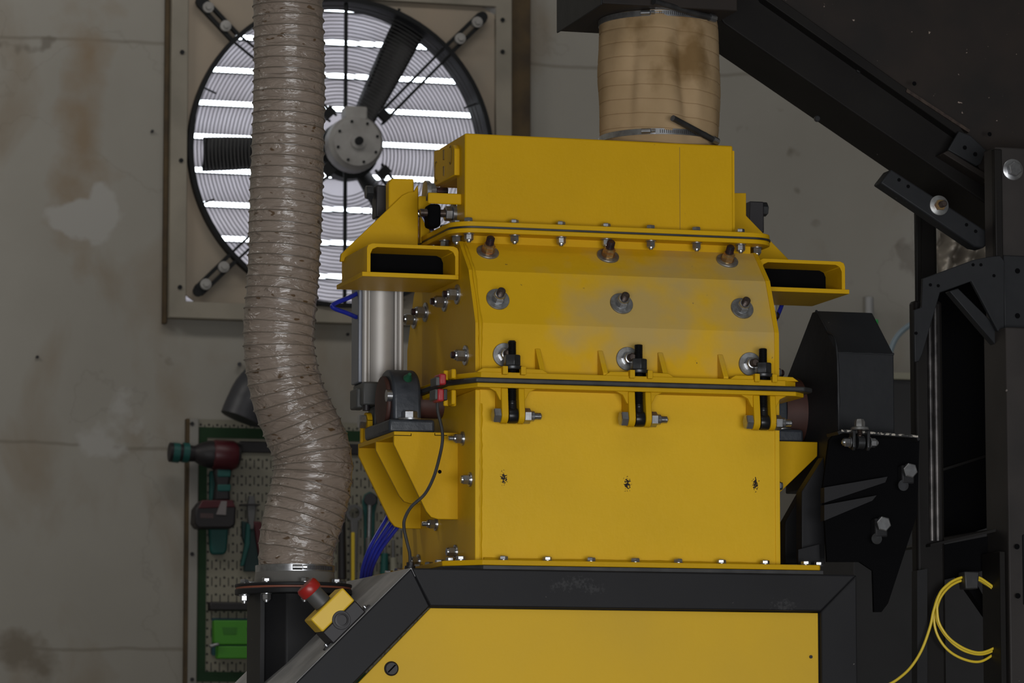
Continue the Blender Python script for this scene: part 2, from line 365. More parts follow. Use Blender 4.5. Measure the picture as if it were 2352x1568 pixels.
# ---------------------------------------------------------------- fasteners (shared meshes, built once along +Z)
def proto(name, mb, m, bevel=0, angle=30):
    me = bpy.data.meshes.new(name); me.from_pydata([tuple(v) for v in mb.v], [], mb.f)
    import bmesh
    bm = bmesh.new(); bm.from_mesh(me); bmesh.ops.recalc_face_normals(bm, faces=bm.faces)
    if bevel: bmesh.ops.bevel(bm, geom=[e for e in bm.edges if e.is_manifold and e.calc_face_angle(0) > .6], offset=bevel, segments=1, affect='EDGES')
    bm.to_mesh(me); bm.free(); me.materials.append(m)
    for p in me.polygons: p.use_smooth = True
    me.set_sharp_from_angle(angle=math.radians(angle)); return me
def thread_profile(r, h0, h1, pitch=.0022, depth=.0012):
    out = []; h = h0; k = 0
    while h < h1-pitch*1.5:
        out.append((r, h)); out.append((r-depth, h+pitch/2)); h += pitch
    out += [(r, h), (r*.72, h1)]; return out
def hexa(af, h0, h1): 
    R = af/math.sqrt(3); return MB().lathe([(R*.9, h0), (R, h0+.0012), (R, h1-.0018), (R*.86, h1)], (0,0,0), n=6)
def fastener_set(washer_r, af, nut_h, rod_r, rod_l, mw, mn, ms, flange=True, key=''):
    return dict(washer=proto('washer'+key, MB().lathe([(washer_r, 0), (washer_r, .0035), (washer_r*.97, .0045), (rod_r, .0045)], (0,0,0), n=36), mw),
                nut=proto('nut'+key, (lambda b: b.lathe([(af*.60, .0045), (af*.60, .0062), (af*.5, .0062)], (0,0,0), n=24) and b.lathe([(af*.47, nut_h), (af*.44, nut_h+.0035), (rod_r, nut_h+.004)], (0,0,0), n=20))(hexa(af, .0045, nut_h)), mn),
                stud=proto('stud'+key, MB().lathe([(rod_r, 0)]+thread_profile(rod_r, nut_h*.5, rod_l), (0,0,0), n=16), ms))
FS = {}
FS['big'] = fastener_set(.0275, .027, .021, .0095, .042, M['washer'], M['zinc'], M['stud'])
FS['rust'] = fastener_set(.0265, .027, .021, .0098, .044, M['washer'], M['brass'], M['stud_dark'])
FS['side'] = fastener_set(.0235, .025, .025, .0085, .037, M['zinc'], M['zinc'], M['stud_dark'])
FS['small'] = fastener_set(.0165, .020, .020, .006, .024, M['zinc'], M['zinc'], M['zinc'])
FS['long'] = fastener_set(.0165, .020, .020, .006, .036, M['zinc'], M['zinc'], M['zinc'])
ME_head = proto('bolt', (lambda b: b.lathe([(.012, 0), (.012, .002), (.006, .0021)], (0,0,0), n=20))(hexa(.0185, .002, .0105)), M['zinc'])
ME_lock = proto('locknut', (lambda b: b.lathe([(.013, 0), (.013, .002), (.006, .0021)], (0,0,0), n=20) and b.lathe([(.0085, .014), (.008, .0175), (.005, .0175), (.005, .0205), (.004, .021)], (0,0,0), n=16))(hexa(.0185, .002, .0155)), M['zinc'])
ME_bighead = proto('hex_head', hexa(.031, 0, .017), M['zinc'])
ME_bigheaddark = proto('hex_head_dark', hexa(.031, 0, .017), M['oxide_nut'])
def put(name, me, parent, loc, nrm, spin=0, label=None):
    o = bpy.data.objects.new(name, me); col.objects.link(o)
    q = Vector(nrm).normalized().to_track_quat('Z', 'Y') @ Quaternion((0,0,1), spin)
    o.rotation_mode = 'QUATERNION'; o.rotation_quaternion = q
    o.parent = parent; o.location = Vector(loc)-WP[parent.name]; WP[o.name] = Vector(loc)
    if label: o['label'] = label
    return o
def stud(kind, parent, loc, nrm, spin=0):
    s = put('stud', FS[kind]['stud'], parent, loc, nrm, spin)
    for k in ('washer', 'nut'):
        c = bpy.data.objects.new(k, FS[kind][k]); col.objects.link(c); c.parent = s
    return s

# ================================================================ SETTING
WY = 15.0                                            # the back wall
fx0, fx1 = ax(391, WY-.05, 300), ax(1174, WY-.05, 300)
fz1 = az(-35, WY, 782); fz0 = az(743, WY-.05, 782)
hx0, hx1, hz0, hz1 = fx0+.04, fx1-.04, fz0+.04, fz1-.04
b = MB(); X0, X1, Z1 = -5, 11, 8
b.box(X0, hx0, WY, WY+.3, 0, Z1).box(hx1, X1, WY, WY+.3, 0, Z1).box(hx0, hx1, WY, WY+.3, 0, hz0).box(hx0, hx1, WY, WY+.3, hz1, Z1)
struct(b.build('wall_back', M['wall'], origin=Vector((0, WY, 0))))
struct(MB().box(X0-.2, X0, -8, WY, 0, Z1).build('wall_left', M['wall']))
struct(MB().box(X1, X1+.2, -8, WY, 0, Z1).build('wall_right', M['wall']))
struct(MB().box(X0, X1, -8.2, -8, 0, Z1).build('wall_front', M['wall']))
struct(MB().box(X0-.2, X1+.2, -8.2, WY+.3, -.2, 0).build('floor', M['floor']))
struct(MB().box(X0-.2, X1+.2, -8.2, WY+.3, Z1, Z1+.2).build('ceiling', M['ceil']))
struct(MB().box(ax(375, WY, 300), fx0-.001, WY-.03, WY, fz0-.02, fz1+.3).build('trim_1', M['wood'], bevel=.003))
struct(MB().box(fx1+.001, ax(1211, WY, 300), WY-.05, WY, fz0-.1, fz1+.3).build('trim_2', M['wood'], bevel=.003))

# ================================================================ EXHAUST FAN
fan = thing('exhaust_fan', 'large square exhaust fan with three dark blades set into the back wall', 'fan', Vector(((fx0+fx1)/2, WY-.02, fz0)))
FY = WY-.035
cx, cz = ax(782, FY, 352), az(352, FY, 782)
R = (ax(1133, FY, 340)-ax(433, FY, 340))/2
N_ = 96; outer = []; inner = []
px0, px1, pz0, pz1 = fx0+.066, fx1-.066, fz0+.066, fz1-.066
for i in range(N_):
    a = 2*math.pi*(i+.5)/N_; c, s = math.cos(a), math.sin(a)
    inner.append((cx+R*c, cz+R*s))
    t = min(((px1-cx) if c > 0 else (px0-cx))/c, ((pz1-cz) if s > 0 else (pz0-cz))/s)
    outer.append((cx+t*c, cz+t*s))
MB().frame_prism(outer, inner, 'Y', FY, FY+.012).build('mounting_panel', M['fanpanel'], fan)
MB().frame_prism([(fx0, fz0), (fx1, fz0), (fx1, fz1), (fx0, fz1)], [(px0, pz0), (px1, pz0), (px1, pz1), (px0, pz1)], 'Y', FY-.03, FY+.03).build('outer_frame', M['fanframe'], fan, bevel=.004)
# rim
rim = MB(); ring = [(cx+R*math.cos(a), cz+R*math.sin(a)) for a in [2*math.pi*i/96 for i in range(96)]]
ri = [(cx+(R-.018)*math.cos(a), cz+(R-.018)*math.sin(a)) for a in [2*math.pi*i/96 for i in range(96)]]
rim.frame_prism(ring, ri, 'Y', FY-.045, FY+.13); rim.build('rim', M['fandark'], fan)
# concentric guard
g = MB(); GY = FY+.0
for k in range(1, 30):
    r = .16+k*(R-.18)/29.5
    g.tube([(cx+r*math.cos(t), GY, cz+r*math.sin(t)) for t in [2*math.pi*i/72 for i in range(72)]], .0021, 5, closed=True)
g.build('wire_guard', M['guardwire'], fan)
g = MB()
for a in (22, 157, 202, 337):
    t = math.radians(a); g.cyl((cx+.55*math.cos(t), GY-.006, cz+.55*math.sin(t)), (cx+(R-.01)*math.cos(t), GY-.006, cz+(R-.01)*math.sin(t)), .004, n=6)
g.cyl((cx+.015, GY-.02, cz-R+.01), (cx+.015, GY-.02, cz+R-.01), .008, n=8)
g.cyl((cx-.015+.14, GY+.05, cz+.45*R), (cx+.24, GY+.0, cz+R*.96), .006, n=6)
g.build('guard_spoke', M['fandark'], fan)
MY = FY-.16; mx, mz = ax(822, MY, 325), az(325, MY, 822)
for a in (45, 135, 225, 315):
    t = math.radians(a); ca, sa = math.cos(t), math.sin(t)
    s = MB()
    for off in (-.018, .018):
        s.cyl((mx+.13*ca-off*sa, MY+.03, mz+.13*sa+off*ca), (cx+(R+.01)*ca-off*sa, FY-.03, cz+(R+.01)*sa+off*ca), .0055, n=6)
    s.obox((mx+.16*ca, MY+.03, mz+.16*sa), (ca,0,sa), (-sa,0,ca), (0,1,0), .018, .024, .015)
    st = s.build('support_strut', M['fandark'], fan)
    s = MB(); r0, r1 = R+.0, R+.19
    for off in (-.017, .017):
        s.obox((cx+(r0+r1)/2*ca-off*sa, FY-.03, cz+(r0+r1)/2*sa+off*ca), (ca,0,sa), (-sa,0,ca), (0,1,0), (r1-r0)/2, .007, .012)
    s.cyl((cx+r1*ca, FY-.04, cz+r1*sa), (cx+r1*ca, FY-.02, cz+r1*sa), .022, n=16)
    s.build('slotted_arm', M['fandark'], st)
    for rr in (R+.055, R+.155):
        MB().cyl((cx+rr*ca, FY-.055, cz+rr*sa), (cx+rr*ca, FY-.03, cz+rr*sa), .022, n=16).cyl((cx+rr*ca, FY-.065, cz+rr*sa), (cx+rr*ca, FY-.05, cz+rr*sa), .012, n=6).build('bolt', M['motor'], fan)
mo = MB().lathe([(.0, -.012), (.03, -.012), (.03, 0), (.055, .002), (.095, .004), (.1, .02), (.11, .03), (.112, .10), (.1, .12), (.05, .12)], (mx, MY, mz), (0,1,0), 32, caps=False).build('motor', M['motor'], fan)
MB().cyl((mx, MY-.03, mz), (mx, MY, mz), .016, n=16).build('shaft', M['fandark'], mo)
MB().box(mx-.045, mx+.045, MY+.02, MY+.1, mz+.09, mz+.145).build('junction_box', M['motor'], mo, bevel=.008)
s = MB()
for k in range(8):
    a = k*math.pi/4+.3; s.cyl((mx+.083*math.cos(a), MY-.002, mz+.083*math.sin(a)), (mx+.083*math.cos(a), MY+.01, mz+.083*math.sin(a)), .006, n=6)
s.build('cover_screw', M['fandark'], mo)
BY = FY+.09; bx, bz = ax(800, FY+.09, 345), az(345, FY+.09, 800)
hub = MB().cyl((bx, BY-.03, bz), (bx, BY+.05, bz), .12, n=32).cyl((bx+.0, MY+.1, bz), (bx, BY, bz), .03, n=16).build('hub', M['fandark'], fan)
for a in (64, 184, 304):
    t = math.radians(a); ca, sa = math.cos(t), math.sin(t); vs = []; fs = []; n = 14; mseg = 8
    for i in range(n+1):
        r = .09+(R-.12)*i/n; ch = .048+.022*math.sin(min(1, i/n*1.1)*math.pi*.5); tw = math.radians(38-16*i/n)
        for j in range(mseg+1):
            u = (j/mseg-.5)*2; cam_ = .018*(1-u*u)
            p_ = u*ch; vs.append((bx+r*ca-p_*math.cos(tw)*sa, BY+p_*math.sin(tw)-cam_+.01, bz+r*sa+p_*math.cos(tw)*ca))
    for i in range(n):
        for j in range(mseg): q = i*(mseg+1)+j; fs.append((q, q+1, q+mseg+2, q+mseg+1))
    bl = MB().add(vs, fs).build('blade', M['blade'], fan)
    so = bl.modifiers.new('thick', 'SOLIDIFY'); so.thickness = .006
# louvres
LY = WY+.22; pitch = .1365
z = fz0+.055; k = 0
base_z = az(558, LY, 700)
for k in range(-4, 9):
    zc = base_z+k*pitch
    if zc > hz1+.02 or zc+pitch < hz0: continue
    s = MB(); n = 4
    prof = [(LY+.075, zc-.012+0), (LY+.03, zc+.032), (LY, zc+pitch-.026)]
    prof = [(LY+.085, zc+.012), (LY+.03, zc+.05), (LY+.0, zc+pitch-.016)]
    s.prism([(LY-.0, zc-.004), (LY+.075, zc+.006), (LY+.078, zc+.003), (LY+.0, zc-.01)], 'X', hx0+.005, hx1-.005)
    s.build('slat_hinge', M['fandark'], fan)
    s = MB().prism([(LY+.0, zc+.016), (LY+.012, zc+pitch-.008), (LY+.015, zc+pitch-.008), (LY+.003, zc+.016)], 'X', hx0+.005, hx1-.005)
    s.build('slat', M['slat'], fan)
# screws on the frame
s = MB()
for (qx, qz) in [(px0-.025, fz0+.12), (px0-.025, fz0+.62), (px0-.025, fz0+1.05), (px1+.025, fz1-.25), (px1+.025, fz1-.12)]:
    MB().cyl((qx, FY-.036, qz), (qx, FY-.03, qz), .009, n=10).build('screw', M['fandark'], fan)

# ================================================================ MACHINE, front plane y = F
F = 8.6
XL, XR = ax(1091, F, 1100), ax(1791, F, 1100)
FD = .66
zb_top = az(1290, F-.055); zb_bot = az(1302, F-.055)
zm_t = az(862, F-.06); zg1 = az(876, F-.06); zg0 = az(888, F-.06); zm_b = az(898, F-.06)
# ---- base frame
FF = F-.06
bf = thing('welded_stand', 'black welded tube frame under the lower yellow housing', 'frame', Vector((ax(1500, FF), F+.3, 0)))
beam_t = 1303; 
tl, tr_ = at(945, 1303, FF), at(1968, 1321, FF)
zt = (tl.z+tr_.z)/2; zi = (at(988, 1392, FF).z+at(1886, 1404, FF).z)/2
xl_o, xr_o, xr_i = tl.x, tr_.x, at(1886, 1404, FF).x
xl_i = at(988, 1392, FF).x
o2 = at(679, 1568, FF); sl = (zt-o2.z)/(xl_o-o2.x)
zk = 1.15; xk = xl_o-(zt-zk)/sl                       # where the slope turns vertical
i2 = at(815, 1568, FF); sli = (zi-i2.z)/(xl_i-i2.x); xki = xl_i-(zi-zk+.04)/sli
DEP = .08
MB().prism([(xl_o, zt), (xr_o, zt), (xr_i, zi), (xl_i, zi)], 'Y', FF, FF+DEP).build('top_beam', M['frame_black'], bf, bevel=.004)
MB().prism([(xr_o, zt), (xr_o, 0), (xr_i, 0), (xr_i, zi)], 'Y', FF, FF+DEP).build('post', M['frame_black'], bf, bevel=.004)
MB().prism([(xl_o, zt), (xl_i, zi), (xki, zk-.04), (xk, zk)], 'Y', FF, FF+DEP).build('sloping_beam', M['frame_black'], bf, bevel=.004)
MB().prism([(xk, zk), (xki, zk-.04), (xki, 0), (xk, 0)], 'Y', FF, FF+DEP).build('post', M['frame_black'], bf, bevel=.004)
yb = FF+.74
MB().box(xr_i, xr_o, yb-DEP, yb, 0, zt-.002).build('post', M['frame_black'], bf, bevel=.004)
MB().box(xk, xk+.08, yb-DEP, yb, 0, zk).build('post', M['frame_black'], bf, bevel=.004)
nx, nz_ = -sl/math.hypot(1, sl), 1/math.hypot(1, sl)
MB().prism([(xl_o, zt+.0005), (xk, zk+.0005), (xk-nx*.02, zk-nz_*.02), (xl_o-nx*.02, zt-nz_*.02)], 'Y', FF+.003, yb).build('sloping_cover', M['dust_black'], bf)
MB().box(xl_o, xr_o, FF+DEP, yb, zt-.02, zt-.001).build('top_plate', M['frame_black'], bf)
MB().box(xk+.01, xki+.02, FF+.02, yb-.01, .1, zk-.06).build('end_panel', M['frame_black'], bf)
overlay(M['frame_black'], (.035, .035, .036), [at(1295, 1345, FF), at(1330, 1338, FF), at(1800, 1392, FF), at(1360, 1350, FF)], .05, 160, .84, .25, (.7, 1, 1.6))
# ---- cover panel
cpn = thing('cover_panel', 'flat yellow cover panel with a slotted latch inside the black frame', 'panel', Vector(((xl_i+xr_i)/2, FF+.02, .3)))
pl = poly_at([(994, 1396), (1883, 1408)], FF+.012)
zpt = zi-.003
MB().prism([(xl_i+.004, zpt), (xr_i-.003, zpt), (xr_i-.003, .3), (xki+.012, .3), (xki+.012, zk-.05)], 'Y', FF+.012, FF+.022).build('panel', M['yellow_panel'], cpn, bevel=.0015)
lp = at(899, 1535, FF+.01)
la = MB().lathe([(.0165, 0), (.0165, .003), (.013, .006), (.0, .006)], lp+Vector((0, .002, 0)), (0,-1,0), 32, caps=False).build('latch', M['toolblack'], cpn)
MB().obox(lp+Vector((0,-.0042,0)), (.7,0,.7), (-.7,0,.7), (0,1,0), .012, .0016, .0006).build('slot', M['void'], la)
for p_ in ((868, 1508), (1862, 1508)):
    q = at(p_[0], p_[1], FF+.012); MB().cyl(q, q-Vector((0,.003,0)), .004, n=12).build('screw', M['toolblack'], cpn)
# ---- lower housing
ch1, ch2, ch3 = at(1157, 1098, F), at(1441, 1111, F), at(1735, 1111, F)
overlay(M['yellow_low_lit'], (.02, .014, .01), [ch1, ch2, ch3], .03, 260, .88, .02, (1.6, 1, .8))
M['yellow_rust'] = M['yellow_low_lit']
lh = thing('lower_housing', 'lower yellow steel housing standing on the black frame below the black rubber seam', 'machine housing', Vector(((XL+XR)/2, F+FD/2, zb_bot)))
body = MB().box(XL+.01, XR-.01, F, F+FD, zb_top-.002, zm_b+.002).build('front_shell', M['yellow_low_lit'], lh)
MB().box(XL, XL+.012, F-.0025, F+FD+.003, zb_top-.002, zm_b).build('side_plate', M['yellow_low_lit'], lh, bevel=.002)
MB().box(XR-.012, XR, F-.0025, F+FD+.003, zb_top-.002, zm_b).build('side_plate', M['yellow_low_lit'], lh, bevel=.002)
# weld bead on the left front corner
wb = []
zz = zb_top
while zz < zm_b-.03:
    wb.append((XL+.013+random.uniform(-.0008, .0008), F+.001, zz)); zz += .012
MB().tube(wb, [random.uniform(.004, .006) for _ in wb], 8).build('weld', M['yellow'], lh)
wb = [(XL+.02+i*.02, F-.001, zb_top+.002+random.uniform(0, .001)) for i in range(int((XR-XL-.04)/.02)+1)]
MB().tube(wb, [random.uniform(.004, .006) for _ in wb], 8).build('weld', M['yellow'], lh)
def flange_poly(x0, x1, y0, y1, c): return [(x0, y0+c), (x0+c*1.3, y0), (x1-c*.2, y0), (x1, y0+c*.2), (x1, y1), (x0, y1)]
bx0, bx1 = XL-.072, XR+.08
MB().prism([(bx0, F+.02), (bx0+.075, F-.055), (bx1-.004, F-.055), (bx1, F-.05), (bx1, F+FD+.05), (bx0, F+FD+.05)], 'Z', zb_bot, zb_top).build('bottom_flange', M['yellow'], lh, bevel=.0015)
tag(MB().prism([(bx0+.0, F+.015), (bx0+.078, F-.05), (bx1+.008, F-.05), (bx1+.008, F+FD+.05), (bx0, F+FD+.05)], 'Z', zt, zb_bot-.0003).build('base_gasket', M['rubber'], bevel=.001),
    'black rubber gasket strip between lower yellow housing and base frame', 'gasket')
for px in (1156, 1257, 1357, 1459, 1558, 1657, 1757, 1850): put('bolt', ME_head, lh, (ax(px, F-.03, 1290), F-.03, zb_top), (0,0,1), random.random())
put('bolt', ME_head, lh, (ax(1882, F-.01, 1290), F-.005, zb_top), (0,0,1), .2)
for k in range(7):
    put('bolt', ME_head, lh, (bx0+.03, F+.06+k*.095, zb_top), (0,0,1), random.random())
put('bolt', ME_head, lh, (ax(1058, F-.0, 1280), F-.0, zb_top), (0,0,1), .3)
# mid flange (lower half) with lugs
mx0, mx1 = XL-.055, XR+.05
mid = [(mx0, F+.03), (mx0+.045, F-.058), (mx1-.03, F-.06), (mx1, F-.03), (mx1, F+FD+.03), (mx0, F+FD+.03)]
MB().prism(mid, 'Z', zm_b, zg0).build('top_flange', M['yellow'], lh, bevel=.0015)
rods = [(1176, 782), (1467, 791), (1753, 800)]
ROD_Y = F-.042
zp = az(962, ROD_Y, 1467)                       # pivot height
rodx = [ax(r_[0], ROD_Y, 900) for r_ in rods]
rodz = []
for rx in rodx:
    for sgn, th in ((-1, .016), (1, .014)):
        xa = rx+sgn*.0125; xb_ = rx+sgn*(.0125+th)
        prof = []
        for i in range(9):
            a = math.radians(180+180*i/8); prof.append((ROD_Y-.000+.019*math.cos(a), zp+.019*math.sin(a)))
        prof = [(ROD_Y-.012, zm_b), (ROD_Y-.014, zm_b-.02), (ROD_Y-.019, zp)]+prof[1:-1]+[(ROD_Y+.019, zp), (F+.002, zp-.004), (F+.002, zm_b)]
        MB().prism(prof, 'X', min(xa, xb_), max(xa, xb_)).build('lug', M['yellow'], lh, bevel=.002)
        # fillet web between lug and flange
        fx_ = [(xb_ if sgn > 0 else xa+0, 0)]
        e = xb_
        pf = [(e-sgn*.002, zm_b+.001), (e+sgn*.03, zm_b+.001), (e+sgn*.012, zm_b-.008), (e+sgn*.003, zm_b-.026), (e-sgn*.002, zm_b-.03)]
        MB().prism(pf, 'Y', F-.05, F-.036).build('lug_web', M['yellow'], lh, bevel=.0015)
    put('hex_head', ME_bighead, lh, (rx-.0285, ROD_Y, zp), (-1,0,0), .4)
    put('pivot_nut', ME_bighead, lh, (rx+.0266, ROD_Y, zp), (1,0,0), .1)
    MB().lathe([(.0125, 0), (.012, .008)]+[(a_, b_+.008) for a_, b_ in thread_profile(.0085, 0, .018)], (rx+.0436, ROD_Y, zp), (1,0,0), 16).build('pivot_end', M['zinc'], lh)
# swing bolts
for k, rx in enumerate(rodx):
    ztop = at(rods[k][0], rods[k][1], ROD_Y).z
    wh = ['left end', 'middle', 'right end'][k]
    sb = thing('swing_bolt', 'black threaded swing bolt clamping the rubber seam at the %s of the housing front' % wh, 'bolt', Vector((rx, ROD_Y, zp)), 'swing bolts along the seam')
    r = MB().lathe([(.0085, .015)]+thread_profile(.0103, .028, ztop-zp, .0028, .0016), (rx, ROD_Y, zp), (0,0,1), 20)
    r.build('threaded_rod', M['black_oxide'], sb)
    e = MB().lathe([(.0175, -.0105), (.0185, -.008), (.0185, .008), (.0175, .0105)], (rx, ROD_Y, zp), (1,0,0), 28)
    e.lathe([(.0135, .008), (.0105, .018), (.0098, .034)], (rx, ROD_Y, zp), (0,0,1), 20); e.build('eye', M['black_oxide'], sb)
    zn = zm_t+.0155
    MB().lathe([(.0225, 0), (.0235, .002), (.0235, .007), (.022, .008)], (rx, ROD_Y, zn-.008), (0,0,1), 32).build('washer', M['oxide_nut'], sb)
    RR = .0345/math.sqrt(3)
    MB().lathe([(RR*.94, 0), (RR, .002), (RR, .023), (RR*.9, .0255)], (rx, ROD_Y, zn), (0,0,1), 6).build('nut', M['oxide_nut'], sb, bevel=.0008)
# seam gasket
gm = [(mx0-.012, F+.03), (mx0+.04, F-.0635), (mx1-.01, F-.0655), (mx1+.018, F-.04), (mx1+.018, F+FD+.04), (mx0-.012, F+FD+.04)]
tag(MB().prism(gm, 'Z', zg0+.0002, zg1-.0002).build('seam_gasket', M['rubber'], bevel=.003), 'thick black rubber strip in the seam between the two yellow housings', 'gasket')
# left stack of side studs
for (px, py, kd) in ((1064, 1007, 'long'), (1081, 1101, 'small'), (1003, 1203, 'long'), (1048, 1267, 'small'), (963, 1288, 'small')):
    q = atX(px, py, XL); stud(kd, lh, (XL, q.y, q.z), (-1,0,0), .3)
q = at(1792, 1118, F+.08); stud('small', lh, (XR, F+.05, q.z), (1,0,0))
# bearing bracket left (three gussets, shelf)
G1, G2, G3 = F+.15, F+.32, F+.5
def gus(pts, Y, th=.011, name='gusset'):
    pp = poly_at(pts, Y); return MB().prism(pp, 'Y', Y, Y+th).build(name, M['yellow'], lh, bevel=.0015)
zs = at(905, 990, G1).z; xg = at(905, 990, G1).x
def gpoly(zbot, w_bot, xin=XL+.002):
    h = zs-zbot; pts = [(xg, zs-.008), (xg, zs-.03)]
    x2 = xg+.085*h/.2
    c = .018
    pts += [(x2-c*.45, zbot+c), (x2+c*.2, zbot+c*.25), (x2+c*1.1, zbot)]
    return pts+[(xin, zbot), (xin, zs-.008)]
zg_b = at(1020, 1192, G1).z
for Y, zq in ((G1, zg_b), (G2, at(940, 1156, G2).z), (G3-.011, zg_b)):
    MB().prism(gpoly(zq, 0), 'Y', Y, Y+.011).build('gusset', M['yellow'], lh, bevel=.0015)
MB().box(xg, XL, G1, G3, zs-.011, zs).build('bearing_shelf', M['yellow'], lh, bevel=.0015)
qh = at(1010, 1083, G1-.0005); MB().cyl(qh, qh+Vector((0,.003,0)), .0045, n=16).build('hole', M['void'], lh)
for a_, b_ in ((905, 945), (998, 1027)):
    q0, q1 = at(a_, 999, G1), at(b_, 1000.5, G1)
    MB().box(q0.x, q1.x, G1-.0006, G1+.001, q0.z-.001, q0.z+.0006).box(q1.x-.0015 if a_ < 950 else q0.x, q1.x if a_ < 950 else q0.x+.0015, G1-.0006, G1+.001, q0.z, q0.z+.005).build('joint_line', M['void'], lh)
# bearing bracket right
xrg = at(1878, 1017, G1).x
zr = zs
for Y, zq in ((G1, at(1795, 1180, G1).z), (G3-.011, zg_b)):
    MB().prism([(XR-.002, zr), (xrg, zr), (xrg-.001, zr-.034), (XR+.01, zq+.01), (XR-.002, zq)], 'Y', Y, Y+.011).build('gusset', M['yellow'], lh, bevel=.0015)
MB().box(XR, xrg, G1+.011, G3, zr-.013, zr-.002).build('bearing_shelf', M['yellow'], lh)

# ---- pillow block bearings
def pillow(xa, xb_, label, sgn):
    yc, hw = G1+.15, .10
    ztp = at(930, 846, yc-.04).z if sgn < 0 else at(930, 846, yc-.04).z
    zc = (ztp+zs)/2+.012
    root = thing('pillow_block_bearing', label, 'bearing', Vector(((xa+xb_)/2, yc, zs)))
    prof = [(yc-hw*.82, zs+.03)]
    for i in range(17):
        a = math.radians(180-180*i/16); prof.append((yc+hw*.80*math.cos(a), zc+(ztp-zc)*math.sin(a)))
    prof.append((yc+hw*.82, zs+.03))
    MB().prism(prof, 'X', xa, xb_).build('bearing_body', M['bearing'], root, bevel=.008, seg=3)
    MB().box(xa-.02, xb_+.022, yc-hw*1.2, yc+hw*1.2, zs, zs+.032).build('foot', M['bearing'], root, bevel=.007, seg=3)
    e0, e1 = (xa-.010, xb_+.012)
    MB().cyl((e0, yc, zc-.01), (xa+.002, yc, zc-.01), hw*.62, n=40).build('seal_ring', M['redbrown'], root, bevel=.004)
    MB().cyl((xb_-.001, yc, zc-.01), (XL-.0005 if sgn < 0 else xb_+.1, yc, zc-.01), .035, n=32).build('shaft', M['redbrown'], root)
    MB().cyl((xa-.012, yc-.06, zc-.0), (xa+.004, yc-.06, zc), .014, n=20).build('grease_fitting', M['zinc'], root)
    bp = (( xa+xb_)/2+.002, yc-hw*.93, zs+.032)
    MB().cyl(bp, Vector(bp)+Vector((0,0,.004)), .027, n=28).build('washer', M['zinc'], root)
    put('bolt', ME_bighead, root, Vector(bp)+Vector((0,0,.004)), (0,0,1), .2)
    return root
pil = pillow(ax(901, G1+.08, 920), ax(966, G1+.08, 920), 'dark blue-grey pillow block bearing on the left yellow bracket', -1)
pir = pillow(XR+.045, XR+.105, 'dark pillow block bearing half hidden behind the right end of the housing', 1)
q = at(938, 850, G1+.06)
MB().lathe([(.011, 0), (.007, .01), (.004, .02)], (at(938, 862, G1+.05).x, G1+.055, at(938, 868, G1+.05).z), (0,-.9,.4), 12).build('grease_nipple', mat('green_cap', (.01, .08, .04), .5), pil)

# ---- upper housing
yF2 = F+.06; yF3 = F+.145
zf1 = az(752, F); zf2 = az(634, yF2); zf3 = az(570, yF3); zfb = az(549, F+.1); 
UD = .62; yr = F+UD
uh = thing('upper_housing', 'upper yellow steel housing with sloping dusty faces above the black rubber seam', 'machine housing', Vector(((XL+XR)/2, F+UD/2, zg1)))
prof = [(F, zm_t-.004), (F, zf1), (yF2, zf2), (yF3, zf3), (yr-.145, zf3), (yr-.06, zf2), (yr, zf1), (yr, zm_t-.004)]
ov = overlay(M['yellow_dusty'], (.46, .32, .10), [at(1500, 700, F), at(1690, 690, F), at(1600, 640, F)], .30, 7, .62, .3, (.8, 1, 1.5))
MB().prism(prof, 'X', XL+.008, XR-.008).build('shell', M['yellow_dusty'], uh, angle=12)
off = [(F-.002, zm_t-.004), (F-.002, zf1), (yF2-.002, zf2+.001), (yF3, zf3+.001), (yr-.145, zf3), (yr-.06, zf2), (yr+.002, zf1), (yr+.002, zm_t-.004)]
for xa, xb_ in ((XL, XL+.011), (XR-.011, XR)): MB().prism(off, 'X', xa, xb_).build('side_plate', M['yellow'], uh, angle=12)
wb = []
for (y_, z_), (y2, z2) in zip(off[:3], off[1:4]):
    for i in range(10): t = i/10; wb.append((XL+.012, y_+(y2-y_)*t, z_+(z2-z_)*t+random.uniform(-.001, .001)))
MB().tube(wb, [random.uniform(.003, .0055) for _ in wb], 8).build('weld', M['yellow'], uh)
nx0, nx1 = XL+.016, XR-.018
MB().box(nx0, nx1, yF3-.002, yr-.14, zf3-.002, zfb+.002).build('neck', M['yellow'], uh)
fl0, fl1 = nx0-.045, nx1+.047
fpy0, fpy1 = F+.088, yr-.09
zft = az(522, F+.09); zgk1 = az(533, F+.09); zgk0 = az(537.5, F+.09)
MB().prism(rrect(fl0, fl1, fpy0, fpy1, .06), 'Z', zfb, zgk0).build('upper_flange', M['yellow'], uh, bevel=.0015)
